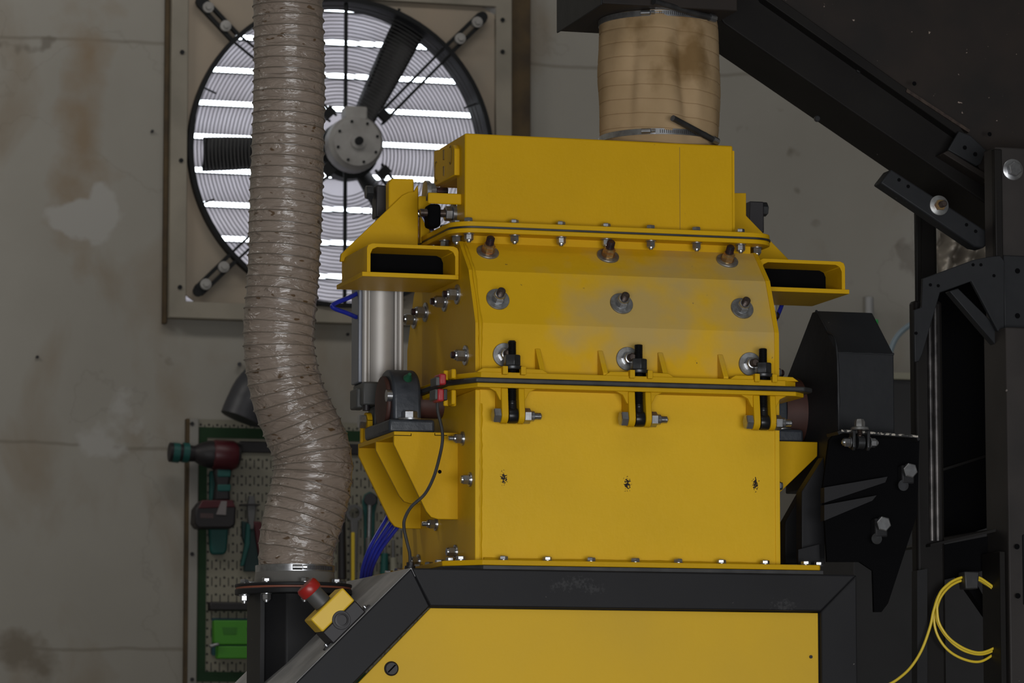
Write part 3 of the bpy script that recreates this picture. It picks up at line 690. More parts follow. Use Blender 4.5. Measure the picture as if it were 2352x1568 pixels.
# middle flange of the upper housing
midu = [(mx0+.01, F+.03), (mx0+.055, F-.052), (mx1-.055, F-.056), (mx1-.02, F-.03), (mx1-.02, F+FD), (mx0+.01, F+FD)]
MB().prism(midu, 'Z', zg1, zm_t).build('lower_flange', M['yellow'], uh, bevel=.0015)
for rx in rodx:   # raised pads either side of each swing bolt
    for sgn in (-1, 1):
        e = rx+sgn*.0155
        MB().box(min(e, e+sgn*.012), max(e, e+sgn*.012), F-.064, F-.02, zm_t-.006, zm_t+.013).build('fork_tab', M['yellow'], uh, bevel=.001)
        MB().prism([(e, zm_t-.001), (e+sgn*.07, zm_t-.001), (e+sgn*.055, zm_t+.009), (e, zm_t+.01)], 'Y', F-.05, F-.0).build('fork_pad', M['yellow'], uh, bevel=.0015)
for px in (1240, 1384, 1522, 1660):
    xr_ = ax(px, F-.02, 850)
    MB().prism([(F+.001, zm_t+.062), (F-.004, zm_t+.062), (F-.045, zm_t+.006), (F-.045, zm_t-.001), (F+.001, zm_t-.001)], 'X', xr_-.006, xr_+.006).build('rib', M['yellow_dusty'], uh, bevel=.0015)
n2 = Vector((0, -(zf2-zf1), (yF2-F))).normalized(); n3 = Vector((0, -(zf3-zf2), (yF3-yF2))).normalized()
def on_seg(px, py, A, B):
    """pixel -> point on the sloped face through profile points A,B"""
    d = FW + RT*((px-1176)/FPX) - UP*((py-784)/FPX); n = Vector((0, -(B[1]-A[1]), (B[0]-A[0])))
    P0 = Vector((0, A[0], A[1])); t = (P0-CAM).dot(n)/d.dot(n); return CAM+d*t
for p_ in ((1120, 580), (1396, 589), (1670, 600)): stud('rust', uh, on_seg(*p_, (yF2, zf2), (yF3, zf3)), n3, .5)
for p_ in ((1143, 688), (1427, 698), (1704, 709)): stud('big', uh, on_seg(*p_, (F, zf1), (yF2, zf2)), n2, .5)
for p_ in ((1158, 815), (1441, 824), (1722, 836)): stud('big', uh, at(*p_, F-.001), (0,-1,0), .5)
for (px, py) in ((1052, 676), (1023, 693), (979, 717), (953, 733), (1071, 816)):
    q = atX(px, py, XL); stud('side', uh, (XL, q.y, q.z), (-1,0,0), .2)
stud('side', uh, (XR, F+.07, az(838, F)), (1,0,0)); stud('side', uh, (XR, F+.1, az(700, F)), (1,0,0))
for px in (1076, 1181, 1288, 1392, 1494, 1599, 1700):
    put('locknut', ME_lock, uh, (ax(px+1, F+.112, 530), F+.112, zfb), (0,0,-1), random.random())
put('locknut', ME_lock, uh, (fl0+.028, F+.16, zfb), (0,0,-1), .4); put('locknut', ME_lock, uh, (fl1-.028, F+.15, zfb), (0,0,-1), .1)
for k in range(3): put('locknut', ME_lock, uh, (fl0+.02, F+.24+k*.1, zfb), (0,0,-1), .1)
# ---- flange gasket + hopper box
tag(MB().prism(rrect(fl0+.001, fl1+.0015, fpy0-.0015, fpy1-.002, .06), 'Z', zgk0+.0002, zgk1-.0002).build('flange_gasket', M['rubber']), 'thin black gasket in the rounded flange below the yellow top box', 'gasket')
tb = thing('feed_box', 'yellow rectangular feed box on top of the machine under the canvas sleeve', 'hopper', Vector(((nx0+nx1)/2, yF3+.1, zgk1)))
MB().prism(rrect(fl0, fl1, fpy0, fpy1, .06), 'Z', zgk1, zft).build('flange', M['yellow'], tb, bevel=.0015)
qx0, qx1 = ax(1068, yF3, 400), ax(1684, yF3, 400); zbt = az(323, yF3, 1440)
zstep = atX(1054, 405, qx0).z
ystep = yF3+.075; yback = yF3+.235
MB().prism([(yF3, zft-.001), (yF3, zbt), (yback, zbt), (yback, zstep), (ystep, zstep-.0), (ystep, zft-.001)], 'X', qx0, qx1).build('box_shell', M['yellow'], tb, bevel=.004)
MB().box(ax(1300, yF3), qx1-.01, yback-.01, yF3+.36, zft, zbt-.003).build('rear_extension', M['yellow'], tb)
# right edge lip
MB().box(qx1-.002, qx1+.004, yF3+.002, yF3+.07, zft, zbt-.012).build('edge_strip', M['yellow'], tb)
# raised plaque with embossed marks on the left end
pq = MB().prism([(yF3+.05, zstep+.002), (yF3+.05, zbt-.03), (yF3+.065, zbt-.018), (yback+.004, zbt-.006), (yback+.004, zstep+.002)], 'X', qx0-.012, qx0+.002).build('plaque', M['yellow'], tb, bevel=.002)
def glyph(segs, yc, zc, sc_):
    for (a0, b0, a1, b1) in segs:
        p0 = Vector((qx0-.0125, yc-a0*sc_, zc+b0*sc_)); p1 = Vector((qx0-.0125, yc-a1*sc_, zc+b1*sc_)); MBG.tube([p0, (p0+p1)/2, p1], .0016, 5)
MBG = MB(); 
yy = yF3+.075; zz = (zstep+zbt)/2
C_ = [(math.cos(math.radians(a))*.5, math.sin(math.radians(a)), math.cos(math.radians(a+30))*.5, math.sin(math.radians(a+30))) for a in range(60, 300, 30)]
glyph(C_, yback-.02, zz-.012, .024); glyph([(.5*math.cos(math.radians(a)), math.sin(math.radians(a)), .5*math.cos(math.radians(a+36)), math.sin(math.radians(a+36))) for a in range(-130, 90, 36)], yF3+.085, zz+.008, .022)
glyph([(-.5, 1, .5, 1), (-.3, 1, -.3, -1), (.3, 1, .3, -1), (-.5, -1, .5, -1)], yF3+.145, zz+.018, .011)
glyph([(-.5, 1, .5, 1), (-.3, 1, -.1, -1), (.5, 1, .2, -1)], yF3+.145, zz-.022, .011)
MBG.build('embossed_mark', mat('embossed_edge', (.17, .10, .01), .6), pq)
# seam line on the right of front face
q0 = at(1561, 350, yF3); MB().box(q0.x-.0006, q0.x+.0006, yF3-.0006, yF3+.001, zft, zbt-.01).build('seam_line', mat('seam_brown', (.26, .16, .02), .6), tb)
for px in (1076, 1181, 1288, 1392, 1494, 1599, 1700):
    put('bolt', ME_head, tb, (ax(px, F+.112, 515), F+.112, zft), (0,0,1), random.random())
put('bolt', ME_head, tb, (fl0+.028, F+.16, zft), (0,0,1), .4)
for k in range(3): put('bolt', ME_head, tb, (fl0+.02, F+.24+k*.1, zft), (0,0,1), .1)
# hinge tab with its bolt at the left lower end
tp0, tp1 = at(986, 440, yF3+.02), at(1052, 468, yF3+.02)
MB().box(tp0.x, qx0+.001, yF3+.03, yF3+.037, tp1.z, tp0.z).build('hinge_tab', M['yellow'], tb, bevel=.003)
MB().box(at(962, 460, yF3+.15).x, at(990, 460, yF3+.15).x, yF3+.15, yF3+.16, at(975, 482, yF3+.15).z, at(975, 450, yF3+.15).z).build('hinge_tab', M['yellow'], tb, bevel=.003)
hg = thing('hinge_bolt', 'dark hinge pin with zinc nut below the tab at the top box\'s left', 'hinge', Vector((qx0-.04, yF3+.1, zft)))
qh = at(1018, 490, yF3+.09)
MB().cyl((qx0-.085, yF3+.09, qh.z), (qx0+.0, yF3+.09, qh.z), .009, n=16).build('pin', M['stud'], hg)
MB().cyl((qx0-.008, yF3+.09, qh.z), (qx0+.0, yF3+.09, qh.z), .024, n=28).build('washer', M['zinc'], hg)
put('nut', ME_bighead, hg, (qx0-.025, yF3+.09, qh.z), (1,0,0), .3)
MB().box(qx0-.068, qx0-.038, yF3+.07, yF3+.12, qh.z-.035, qh.z+.02).build('knuckle', M['void'], hg, bevel=.008)
q = at(985, 440, yF3+.16)
hb = thing('hinge_bolt', 'zinc bolt head and washer above the tab at the top box\'s left', 'hinge', q)
MB().cyl((q.x-.01, q.y, q.z), (q.x+.0, q.y, q.z), .026, n=28).build('washer', M['washer'], hb)
put('hex_head', ME_bighead, hb, (q.x+.0, q.y, q.z), (1,0,.1), .3)
MB().cyl((q.x+.017, q.y, q.z+.002), (q.x+.045, q.y, q.z+.002), .01, n=12).build('pin', M['stud_dark'], hb)

# ---- channel brackets, left and right, with gusset, actuator clevis
CY = F+.14; CD = .25
zc_t = at(950, 562, CY).z; zc_b = at(950, 628, CY).z; zc_p = at(950, 638, CY).z
def channel(px_l, px_r, side, pl0, pl1):
    xa, xb_ = (at(px_l, 600, CY).x, XL-.001) if side == 'left' else (XR+.001, at(px_r, 600, CY).x)
    root = thing('lifting_bracket', 'yellow open-ended rectangular bracket with sloping gusset on the %s side of the upper housing' % side, 'bracket', Vector(((xa+xb_)/2, CY+CD/2, zc_p)))
    th = .0085
    o_ = [(xa, zc_b), (xb_, zc_b)]
    # top rounded channel, open downward onto the base plate
    outer = [(xa, zc_b), (xa, zc_t-.012), (xa+.003, zc_t-.004), (xa+.012, zc_t), (xb_-.012, zc_t), (xb_-.003, zc_t-.004), (xb_, zc_t-.012), (xb_, zc_b)]
    inner = [(xa+th, zc_b), (xa+th, zc_t-th-.016), (xa+th+.005, zc_t-th-.005), (xa+th+.016, zc_t-th), (xb_-th-.016, zc_t-th), (xb_-th-.005, zc_t-th-.005), (xb_-th, zc_t-th-.016), (xb_-th, zc_b)]
    mb = MB(); n = len(outer); vs = []; fs = []
    for Y in (CY, CY+CD): vs += [(p[0], Y, p[1]) for p in outer]+[(p[0], Y, p[1]) for p in inner]
    for i in range(n-1):
        fs += [(i, i+1, n+i+1, n+i), (2*n+i, 3*n+i, 3*n+i+1, 2*n+i+1), (i, 2*n+i, 2*n+i+1, i+1), (n+i, n+i+1, 3*n+i+1, 3*n+i)]
    for i in (0, n-1): fs.append((i, n+i, 3*n+i, 2*n+i))
    mb.add(vs, fs).build('channel', M['yellow'], root, bevel=.001)
    MB().box(xa+.003, xb_-.003, CY+.11, CY+.12, zc_b, zc_t-.004).build('back_or_shade_plate', M['void'], root)  # black sheet set forward to paint the unlit depth of the channel
    MB().box(pl0, pl1, CY, CY+CD+.005, zc_p, zc_b+.0003).build('base_plate', M['yellow'], root, bevel=.001)
    return root, xa, xb_
la_, lxa, lxb = channel(843, 1056, 'left', at(832, 630, CY).x, XL-.001)
ra_, rxa, rxb = channel(1738, 1941, 'right', XR+.001, at(1951, 660, CY).x)
GY2 = CY+CD-.02
MB().prism(poly_at([(782, 600), (784, 583), (925, 448), (940, 441), (951, 440), (960, 425), (960, 600)], GY2), 'Y', GY2, GY2+.012).build('gusset', M['yellow'], la_, bevel=.0015)
MB().prism(poly_at([(893, 470), (893, 421), (899, 410), (950, 411), (951, 444), (961, 430), (961, 560), (893, 560)], GY2+.014), 'Y', GY2+.012, GY2+.045).build('pin_block', M['yellow'], la_, bevel=.003)
MB().prism(poly_at([(961, 500), (961, 560), (1000, 560)], GY2+.03), 'Y', GY2+.01, GY2+.03).build('web', M['yellow'], la_)
MB().prism(poly_at([(1680, 443), (1714, 443), (1714, 495), (1812, 596), (1680, 596)], GY2), 'Y', GY2, GY2+.012).build('gusset', M['yellow'], ra_, bevel=.0015)
MB().box(at(1690, 460, GY2).x, at(1714, 460, GY2).x, GY2+.012, GY2+.06, zc_t, at(1700, 445, GY2).z).build('pin_block', M['yellow'], ra_, bevel=.003)

# ---- pneumatic cylinders
AY = F+.47
def actuator(dx, label, full=True):
    def A(px, py, Y=AY): v = at(px, py, Y); return Vector((v.x+dx, v.y, v.z))
    top = A(868, 600).z; bot = A(868, 882).z; xc = A(871, 780).x
    root = thing('pneumatic_cylinder', label, 'cylinder', Vector((xc, AY, bot-.05)))
    MB().cyl((xc, AY, bot), (xc, AY, top), .036, n=48).build('barrel', M['alu'], root)
    ex = MB()
    for sx in (-1, 1):
        for sy in (-1, 1): ex.cyl((xc+sx*.043, AY+sy*.035, bot), (xc+sx*.043, AY+sy*.035, top), .0075, n=16)
        ex.box(xc+sx*.035-.004, xc+sx*.035+.004, AY-.03, AY+.03, bot, top)
    ex.build('tie_rod', M['alu'], root)
    MB().box(xc-.058, xc-.044, AY-.025, AY+.045, bot, top).build('sensor_rail', M['alu_grey'], root, bevel=.003)
    hw = .052
    MB().box(xc-hw, xc+hw, AY-.05, AY+.05, bot-.055, bot).build('end_cap', M['cap'], root, bevel=.004)
    MB().box(xc-hw-.008, xc-hw+.02, AY-.02, AY+.05, bot-.06, bot-.012).build('port_block', M['cap'], root, bevel=.004)
    for sx in (-1, 1): MB().cyl((xc+sx*.04, AY-.035, bot-.068), (xc+sx*.04, AY-.035, bot-.054), .009, n=16).build('cap_screw', M['toolblack'], root)
    MB().box(xc-hw, xc+hw, AY-.05, AY+.05, top, top+.05).build('end_cap', M['cap'], root, bevel=.004)
    zt2 = A(873, 497, AY).z
    MB().cyl((xc, AY, top+.05), (xc, AY, zt2), .011, n=20).build('piston_rod', M['zinc'], root)
    cl = MB().box(xc-.014, xc+.024, AY-.022, AY+.022, zt2-.005, A(873, 428, AY).z).build('rod_clevis', M['toolblack'], root, bevel=.003)
    put('pin_head', ME_bigheaddark, root, (xc-.018 if dx == 0 else xc+.022, AY, A(850, 442, AY).z), (-1 if dx == 0 else 1, 0, 0), .3)
    MB().box(xc-.02, xc+.02, AY-.03, AY+.03, bot-.11, bot-.055).build('lower_clevis', M['cap'], root, bevel=.004)
    return root, xc, bot
ac, acx, acz = actuator(0, 'silver pneumatic cylinder standing upright under the left yellow bracket')
dxr = at(1728, 480, AY).x-at(873, 480, AY).x
actuator(dxr, 'pneumatic cylinder behind the housing with its dark clevis beside the right gusset')
# yellow clevis ears on the bearing shelf corner
q = at(840, 1000, G3-.05)
ce = thing('clevis_ear', 'small yellow clevis ear with bolt on the rear corner of the left bearing shelf', 'bracket', Vector((q.x, G3-.05, zs)))
ez = at(840, 947, G3-.05).z; ex0 = at(839, 960, G3-.05).x
pr = [(G3-.075, zs), (G3-.075, ez-.02)]+[(G3-.05+.025*math.cos(math.radians(180-22.5*i)), ez-.022+.022*math.sin(math.radians(22.5*i))) for i in range(9)]+[(G3-.025, zs)]
MB().prism(pr, 'X', ex0, ex0+.012).build('ear', M['yellow'], ce, bevel=.002)
MB().box(xg, ex0+.03, G3-.03, G3-.018, zs, zs+.045).build('back_or_shade_plate', M['yellow'], ce, bevel=.001)
put('hex_head', ME_bighead, ce, (ex0, G3-.05, ez-.022), (-1,0,0), .4)

# ---- red safety switch straddling the seam
q = at(1010, 890, F-.0)
sw = thing('safety_switch', 'red and grey safety switch pair bridging the seam at its left end', 'switch', Vector((q.x, F+.0, zm_b)))
sx0, sx1 = at(1001, 880, F).x, at(1021, 880, F).x
zA, zB, zC, zD = at(1010, 858, F).z, at(1010, 884, F).z, at(1010, 893, F).z, at(1010, 922, F).z
MB().box(sx0+.006, sx1+.002, F-.01, F+.04, zB, zA).build('actuator_head', M['red'], sw, bevel=.004)
MB().box(sx0-.002, sx0+.008, F-.008, F+.042, zB-.002, zA-.008).build('head_cover', M['cap'], sw, bevel=.002)
MB().box(sx0+.002, sx1-.003, F-.01, F+.04, zD, zC).build('switch_body', M['red'], sw, bevel=.004)
MB().box(sx0-.004, sx0+.003, F-.008, F+.042, zD+.004, zC-.001).build('body_cover', M['cap'], sw, bevel=.002)
MB().box(sx1-.004, sx1+.006, F-.006, F+.03, zD+.003, zC).build('body_back', M['toolblack'], sw, bevel=.002)
for zz0, zz1, nm in ((at(1035, 870, F).z, at(1035, 848, F).z, 'upper'), (at(1035, 930, F).z, at(1035, 896, F).z, 'lower')):
    bb = MB().box(sx1+.004, sx1+.034, F+.02, F+.03, zz0, zz1).box(sx1+.013, sx1+.024, F-.015, F+.03, zz0, zz1)
    tag(bb.build('switch_bracket', M['yellow'], bevel=.003), 'small yellow angle bracket holding the %s half of the red switch' % nm, 'bracket')
cpts = [at(1005, 925, F), at(1008, 955, F-.01), at(1016, 1000, F-.04), at(1012, 1050, F-.06), at(995, 1105, F-.04), at(968, 1145, F), at(940, 1172, F+.02), at(928, 1200, F+.03), at(930, 1235, F+.03), at(940, 1270, F+.02), at(941, 1303, F+.0)]
# the cable hangs in front of the front gusset
cpts = [Vector((p.x, p.y, p.z)) for p in cpts]
def snap(pxs, Y): return [at(a, b_, Y) for a, b_ in pxs]
cb = thing('switch_cable', 'thin black cable hanging from the red switch down to the frame', 'cable', at(941, 1303, F+.03))
path = [(1005, 922), (1006, 945), (1015, 985), (1016, 1015), (1008, 1055), (995, 1098), (975, 1135), (945, 1163), (930, 1190), (928, 1212), (935, 1245), (941, 1270), (942, 1296)]
MB().tube(spline(snap(path, F+.03), 8), .0038, 10).build('cord', M['rubber'], cb)
q = at(942, 1303, F+.03); MB().cyl(q-Vector((0,0,.006)), q+Vector((0,0,.004)), .012, n=20).cyl(q+Vector((0,0,.003)), q+Vector((0,0,.012)), .0085, n=8).build('cable_gland', M['toolblack'], cb)

# ---- blue air tubes
def bluetube(pxs, Y, label, r=.0045, group=None, name='air_tube'):
    o = MB().tube(spline([at(a, b_, Y+d) for a, b_, d in pxs], 10), r, 10).build(name, M['blue'])
    return tag(o, label, 'tube', group)
bluetube([(823, 672, .03), (800, 684, 0), (775, 694, -.01), (763, 702, -.02), (770, 709, -.02), (795, 718, -.01), (818, 728, .02)], AY-.03, 'blue air tube bent in a loop left of the silver cylinder', .0055)
bluetube([(1799, 690, 0), (1790, 715, 0), (1777, 742, .03), (1760, 770, .06)], AY-.03, 'blue air tube curving below the right yellow bracket', .0055)
bluetube([(960, 480, 0), (975, 495, 0), (985, 515, .02), (1000, 545, .04)], AY-.02, 'short blue air tube behind the left gusset', .006)
for k, (dx_, lb) in enumerate(((0, 'leftmost blue air tube rising from the sloping cover beside the hose'), (13, 'second blue air tube from the left rising from the sloping cover'), (24, 'third blue air tube from the left rising from the sloping cover'), (36, 'rightmost blue air tube rising from the sloping cover towards the housing'))):
    q = [(829+dx_*.55, 1340), (833+dx_*.6, 1305), (846+dx_*.75, 1265), (864+dx_*.95, 1230), (885+dx_*1.1, 1195), (900+dx_*1.2, 1165)]
    bluetube([(a, b_, 0) for a, b_ in q], G3+.06+k*.004, lb, .0048, 'blue air tubes beside the hose')

# ================================================================ DUCT, HOSE, SLEEVE
HY = F+.36
cxp = ax(674, HY, 1345); zfl = at(674, 1350, HY).z
od = thing('duct_stub', 'black upright duct stub with a bolted round flange under the ribbed hose', 'duct', Vector((cxp, HY, 1.9)))
n = 8; Rr = .093
def zsurf(x): return zt-(xl_o-x)*sl
MB().lathe([(Rr, 1.5-zfl), (Rr, -.012)], (cxp, HY, zfl), (0,0,1), 8).build('duct_body', M['black'], od, bevel=.004)
MB().box(cxp-Rr-.002, cxp-Rr+.008, HY-.075, HY+.07, 1.5, zfl-.012).build('fin', M['black'], od)
RF = .137
MB().lathe([(RF, -.017), (RF, -.004)], (cxp, HY, zfl), (0,0,1), 64).build('lower_flange', M['black'], od, bevel=.002)
MB().lathe([(RF-.002, -.004), (RF-.002, .0005)], (cxp, HY, zfl), (0,0,1), 64).build('gasket', M['orange'], od)
MB().lathe([(RF, .0005), (RF, .008)], (cxp, HY, zfl), (0,0,1), 64).build('upper_flange', M['black'], od, bevel=.002)
for k in range(8):
    a = math.radians(-62+45*k-28); p_ = Vector((cxp+.117*math.cos(a), HY+.117*math.sin(a), zfl))
    put('bolt', ME_head, od, p_+Vector((0,0,.008)), (0,0,1), .5*k); put('locknut', ME_lock, od, p_-Vector((0,0,.017)), (0,0,-1), .3*k)
MB().lathe([(.096, .008), (.094, .02), (.091, .05)], (cxp+.003, HY, zfl), (0,0,1), 48).build('collar', M['clear'], od)

hs = thing('flexible_hose', 'wide ribbed translucent grey-brown hose hanging down in an S-bend at left', 'hose', Vector((cxp, HY, zfl+.02)))
cl_px = [(660, -160, 80), (661, -60, 80), (661, 0, 80), (664, 100, 81), (664, 200, 82.5), (662, 300, 83), (659, 400, 84), (656, 500, 84), (652, 600, 83), (646, 690, 83), (641, 750, 82), (642, 810, 82), (652, 870, 84), (668, 925, 86), (690, 975, 88), (710, 1020, 90), (719, 1065, 91), (716, 1110, 92), (706, 1155, 92), (694, 1200, 91), (684, 1245, 89), (679, 1285, 86), (678, 1328, 86)]
cpts = []
dense = spline([Vector((a, b_, c_)) for a, b_, c_ in cl_px], 40)
P3 = [at(v.x, v.y, HY) for v in dense]; scale = [ (at(v.x+1, v.y, HY)-at(v.x, v.y, HY)).length*v.z for v in dense]
# resample by arc length
L_ = [0]
for a_, b_ in zip(P3, P3[1:]): L_.append(L_[-1]+(b_-a_).length)
tot = L_[-1]; PIT = .0262; NS = int(tot/PIT*9); cur = 0; ctr = []; rad = []
for i in range(NS+1):
    s_ = tot*i/NS
    while cur < len(L_)-2 and L_[cur+1] < s_: cur += 1
    t = (s_-L_[cur])/(L_[cur+1]-L_[cur]); ctr.append(P3[cur].lerp(P3[cur+1], t)); rad.append(scale[cur]*(1-t)+scale[cur+1]*t)
NA = 72; vs = []; fs = []; wire = []
for i, c in enumerate(ctr):
    tg = (ctr[min(i+1, NS)]-ctr[max(i-1, 0)]).normalized(); yv = Vector((0,1,0)); xv = yv.cross(tg).normalized(); yv = tg.cross(xv)
    s_ = tot*i/NS
    for j in range(NA):
        a = 2*math.pi*j/NA
        ph = (s_/PIT+a/(2*math.pi)) % 1.0
        rr = rad[i]-.0030*(math.sin(math.pi*ph)**.6)
        w_ = noise.noise(Vector((math.cos(a)*2.2, math.sin(a)*2.2, s_*38)))*.0022*math.sin(math.pi*ph)
        rr += w_-.0005
        vs.append(c+(xv*math.cos(a)+yv*math.sin(a))*rr)
for i in range(NS):
    for j in range(NA):
        k = (j+1) % NA; fs.append((i*NA+j, i*NA+k, (i+1)*NA+k, (i+1)*NA+j))
MB().add(vs, fs).build('hose_film', M['hose'], hs, angle=80)
wp = []; turns = int(tot/PIT); WN = 36
for q in range(turns*WN):
    # wire sits where phase = 0: s = (k - a/2pi)*PIT
    a = -2*math.pi*q/WN; s_ = PIT*q/WN
    if s_ > tot-.05: break
    i = min(NS, int(s_/tot*NS)); c = ctr[i].lerp(ctr[min(i+1, NS)], s_/tot*NS-i)
    tg = (ctr[min(i+1, NS)]-ctr[max(i-1, 0)]).normalized(); yv = Vector((0,1,0)); xv = yv.cross(tg).normalized(); yv = tg.cross(xv)
    wp.append(c+(xv*math.cos(a)+yv*math.sin(a))*(rad[i]-.0007))
MB().tube(wp, .0014, 6).build('wire_helix', M['hosewire'], hs)
def clamp(name, c, r, hgt, label, ang, parent=None, axis=(0,0,1)):
    root = thing(name, label, 'hose clamp', Vector(c)) if parent is None else parent
    m_ = MB().lathe([(r, -hgt/2), (r+.0018, -hgt/2), (r+.0018, hgt/2), (r, hgt/2)], c, axis, 72, caps=False)
    m_.build('band', M['zinc'], root)
    sl_ = MB()
    for k in range(26):
        a = math.radians(ang+12+k*2.0); d = Vector((math.cos(a), math.sin(a), 0)); t_ = Vector((-math.sin(a), math.cos(a), 0))
        sl_.obox(Vector(c)+d*(r+.0018), t_, Vector((0,0,1)), d, .0009, hgt*.3, .0004)
    sl_.build('band_slot', M['toolblack'], root)
    a = math.radians(ang); d = Vector((math.cos(a), math.sin(a), 0)); t_ = Vector((-math.sin(a), math.cos(a), 0)); p_ = Vector(c)+d*(r+.006)
    MB().cyl(p_-t_*.014, p_+t_*.008, .0065, n=16).cyl(p_+t_*.01, p_+t_*.019, .005, n=8).build('worm_screw', M['zinc'], root)
    return root
clamp('hose_clamp', (at(678, 1308, HY).x, HY, at(678, 1307, HY).z), .0915, .016, 'shiny worm-drive clamp around the bottom end of the ribbed hose', -98)

# canvas sleeve
SR = .142; SY = yF3+.01+SR
sxc = ax(1511, SY, 200); sz0 = zbt; sz1 = at(1510, -5, SY-SR).z
sl_ = thing('canvas_sleeve', 'beige creased canvas sleeve between the top box and the dark chute', 'sleeve', Vector((sxc, SY, sz0)))
vs = []; fs = []; nh = 120; na = 144
for i in range(nh+1):
    t = i/nh; z_ = sz0+(sz1-sz0)*t
    for j in range(na):
        a = 2*math.pi*j/na; r = SR*(.965+.035*math.sin(min(1, t*6)*math.pi/2)*math.sin(min(1, (1-t)*7)*math.pi/2))
        ca, sa = math.cos(a), math.sin(a)
        r += .010*max(0, ca)*math.sin(math.pi*min(1, t*1.05))**.7
        # fold to the right of centre on the front face
        d = (a-math.radians(270+14-10*t)); d = (d+math.pi) % (2*math.pi)-math.pi
        r -= .019*math.exp(-(d/.14)**2)*math.sin(math.pi*t)**.8
        r += .011*math.exp(-((d+.36)/.20)**2)*math.sin(math.pi*t)
        d2 = (a-math.radians(222+8*t)+math.pi) % (2*math.pi)-math.pi
        r -= .006*math.exp(-(d2/.10)**2)*math.sin(math.pi*t)
        r += noise.noise(Vector((ca*2.3, sa*2.3, z_*7)))*.008*math.sin(math.pi*t)
        sm = ((z_-sz0)/.0345+.3*ca) % 1
        if sm < .10: r -= .0012
        vs.append((sxc+r*ca, SY+r*sa, z_))
for i in range(nh):
    for j in range(na):
        k = (j+1) % na; fs.append((i*na+j, i*na+k, (i+1)*na+k, (i+1)*na+j))
def canvas_mat():
    m = M['canvas']; nt = m.node_tree; N = nt.nodes; L = nt.links; p = N['Principled BSDF']; g = N.new('ShaderNodeNewGeometry')
    s = N.new('ShaderNodeSeparateXYZ'); L.new(g.outputs['Position'], s.inputs[0])
    a = N.new('ShaderNodeMath'); a.operation = 'MULTIPLY_ADD'; a.inputs[1].default_value = 1/.0345; a.inputs[2].default_value = -sz0/.0345; L.new(s.outputs[2], a.inputs[0])
    c0 = N.new('ShaderNodeMath'); c0.operation = 'MULTIPLY_ADD'; c0.inputs[1].default_value = .3/SR; c0.inputs[2].default_value = -sxc*.3/SR; L.new(s.outputs[0], c0.inputs[0])
    ad = N.new('ShaderNodeMath'); ad.operation = 'ADD'; L.new(a.outputs[0], ad.inputs[0]); L.new(c0.outputs[0], ad.inputs[1])
    f = N.new('ShaderNodeMath'); f.operation = 'FRACT'; L.new(ad.outputs[0], f.inputs[0])
    l = N.new('ShaderNodeMath'); l.operation = 'LESS_THAN'; l.inputs[1].default_value = .055; L.new(f.outputs[0], l.inputs[0])
    l2 = N.new('ShaderNodeMath'); l2.operation = 'MULTIPLY'; l2.inputs[1].default_value = .55; L.new(l.outputs[0], l2.inputs[0])
    x = N.new('ShaderNodeMix'); x.data_type = 'RGBA'; x.inputs[7].default_value = (.16, .09, .04, 1)
    L.new(p.inputs['Base Color'].links[0].from_socket, x.inputs[6]); L.new(l2.outputs[0], x.inputs[0]); L.new(x.outputs[2], p.inputs['Base Color'])
canvas_mat()
overlay(M['canvas'], (.17, .105, .045), [at(1590, 100, SY-SR), at(1580, 130, SY-SR), at(1430, 60, SY-SR)], .13, 12, .72, .25)
MB().add(vs, fs).build('fabric', M['canvas'], sl_, angle=50)
for (zc_, hh, nm, ang) in ((at(1510, 312-12, SY-SR).z, .014, 'lower', -118), (at(1510, 36-8, SY-SR).z, .014, 'upper', -118)):
    rt = clamp('hose_clamp', (sxc, SY, zc_), SR*1.0, hh, 'silver worm-drive clamp around the %s end of the canvas sleeve' % nm, ang)
for (a0, b0, a1, b1, nm) in ((1545, 271, 1640, 322, 'lower'), (1502, 4, 1634, 41, 'upper')):
    p0 = at(a0, b0, SY-SR-.045); p1 = at(a1, b1, SY-SR+.02)
    rt = thing('clamp_tail', 'black sleeved clamp tail slanting across the %s clamp of the canvas sleeve' % nm, 'strap', p1)
    MB().cyl(p0, p1, .0075, n=12).build('sleeve', M['rubber'], rt)
    d = (p1-p0).normalized(); MB().cyl(p1-d*.006, p1+d*.012, .0095, n=8).build('screw', M['zinc'], rt)

# ================================================================ EMERGENCY STOP
a_ = Vector((nx, 0, nz_)); t_ = Vector((nz_, 0, -nx)); yv = Vector((0,1,0))
base = at(795, 1442, FF+.05); base.z = zsurf(base.x)
es = thing('emergency_stop', 'yellow and black emergency stop box with a red mushroom button on the sloping cover', 'emergency stop', base)
def OB(c, ha, hb, hn): return MB().obox(c, t_, yv, a_, ha, hb, hn)
OB(base+a_*.018, .052, .035, .018).build('box_base', M['toolblack'], es, bevel=.003)
OB(base+a_*.056, .0515, .035, .020).build('box_lid', M['estop_yellow'], es, bevel=.004, seg=3)
gp = base+a_*.026-yv*.036+t_*-.002
MB().lathe([(.016, 0), (.016, .005), (.012, .0055), (.0115, .003), (.0, .003)], gp, (0,-1,0), 32, caps=False).build('cable_knockout', M['toolblack'], es)
MB().cyl(gp+yv*.004, gp-yv*.0005, .0215, n=32).build('knockout_boss', M['toolblack'], es, bevel=.001)
MB().cyl(base+a_*.076, base+a_*.115, .0215, n=32).build('button_neck', M['cap'], es, bevel=.002)
MB().lathe([(.0245, 0), (.0265, .004), (.0265, .018), (.0235, .0235), (.0, .0245)], base+a_*.112, a_, 36, caps=False).build('mushroom_button', M['estop_red'], es)
for sg in (-1, 1):
    OB(base+a_*.002+t_*sg*.060-yv*.012, .012, .01, .002).build('mounting_ear', M['toolblack'], es)
    q = base+a_*.004+t_*sg*.062-yv*.012; MB().cyl(q, q+a_*.006, .005, n=12).build('screw', M['zinc'], es)

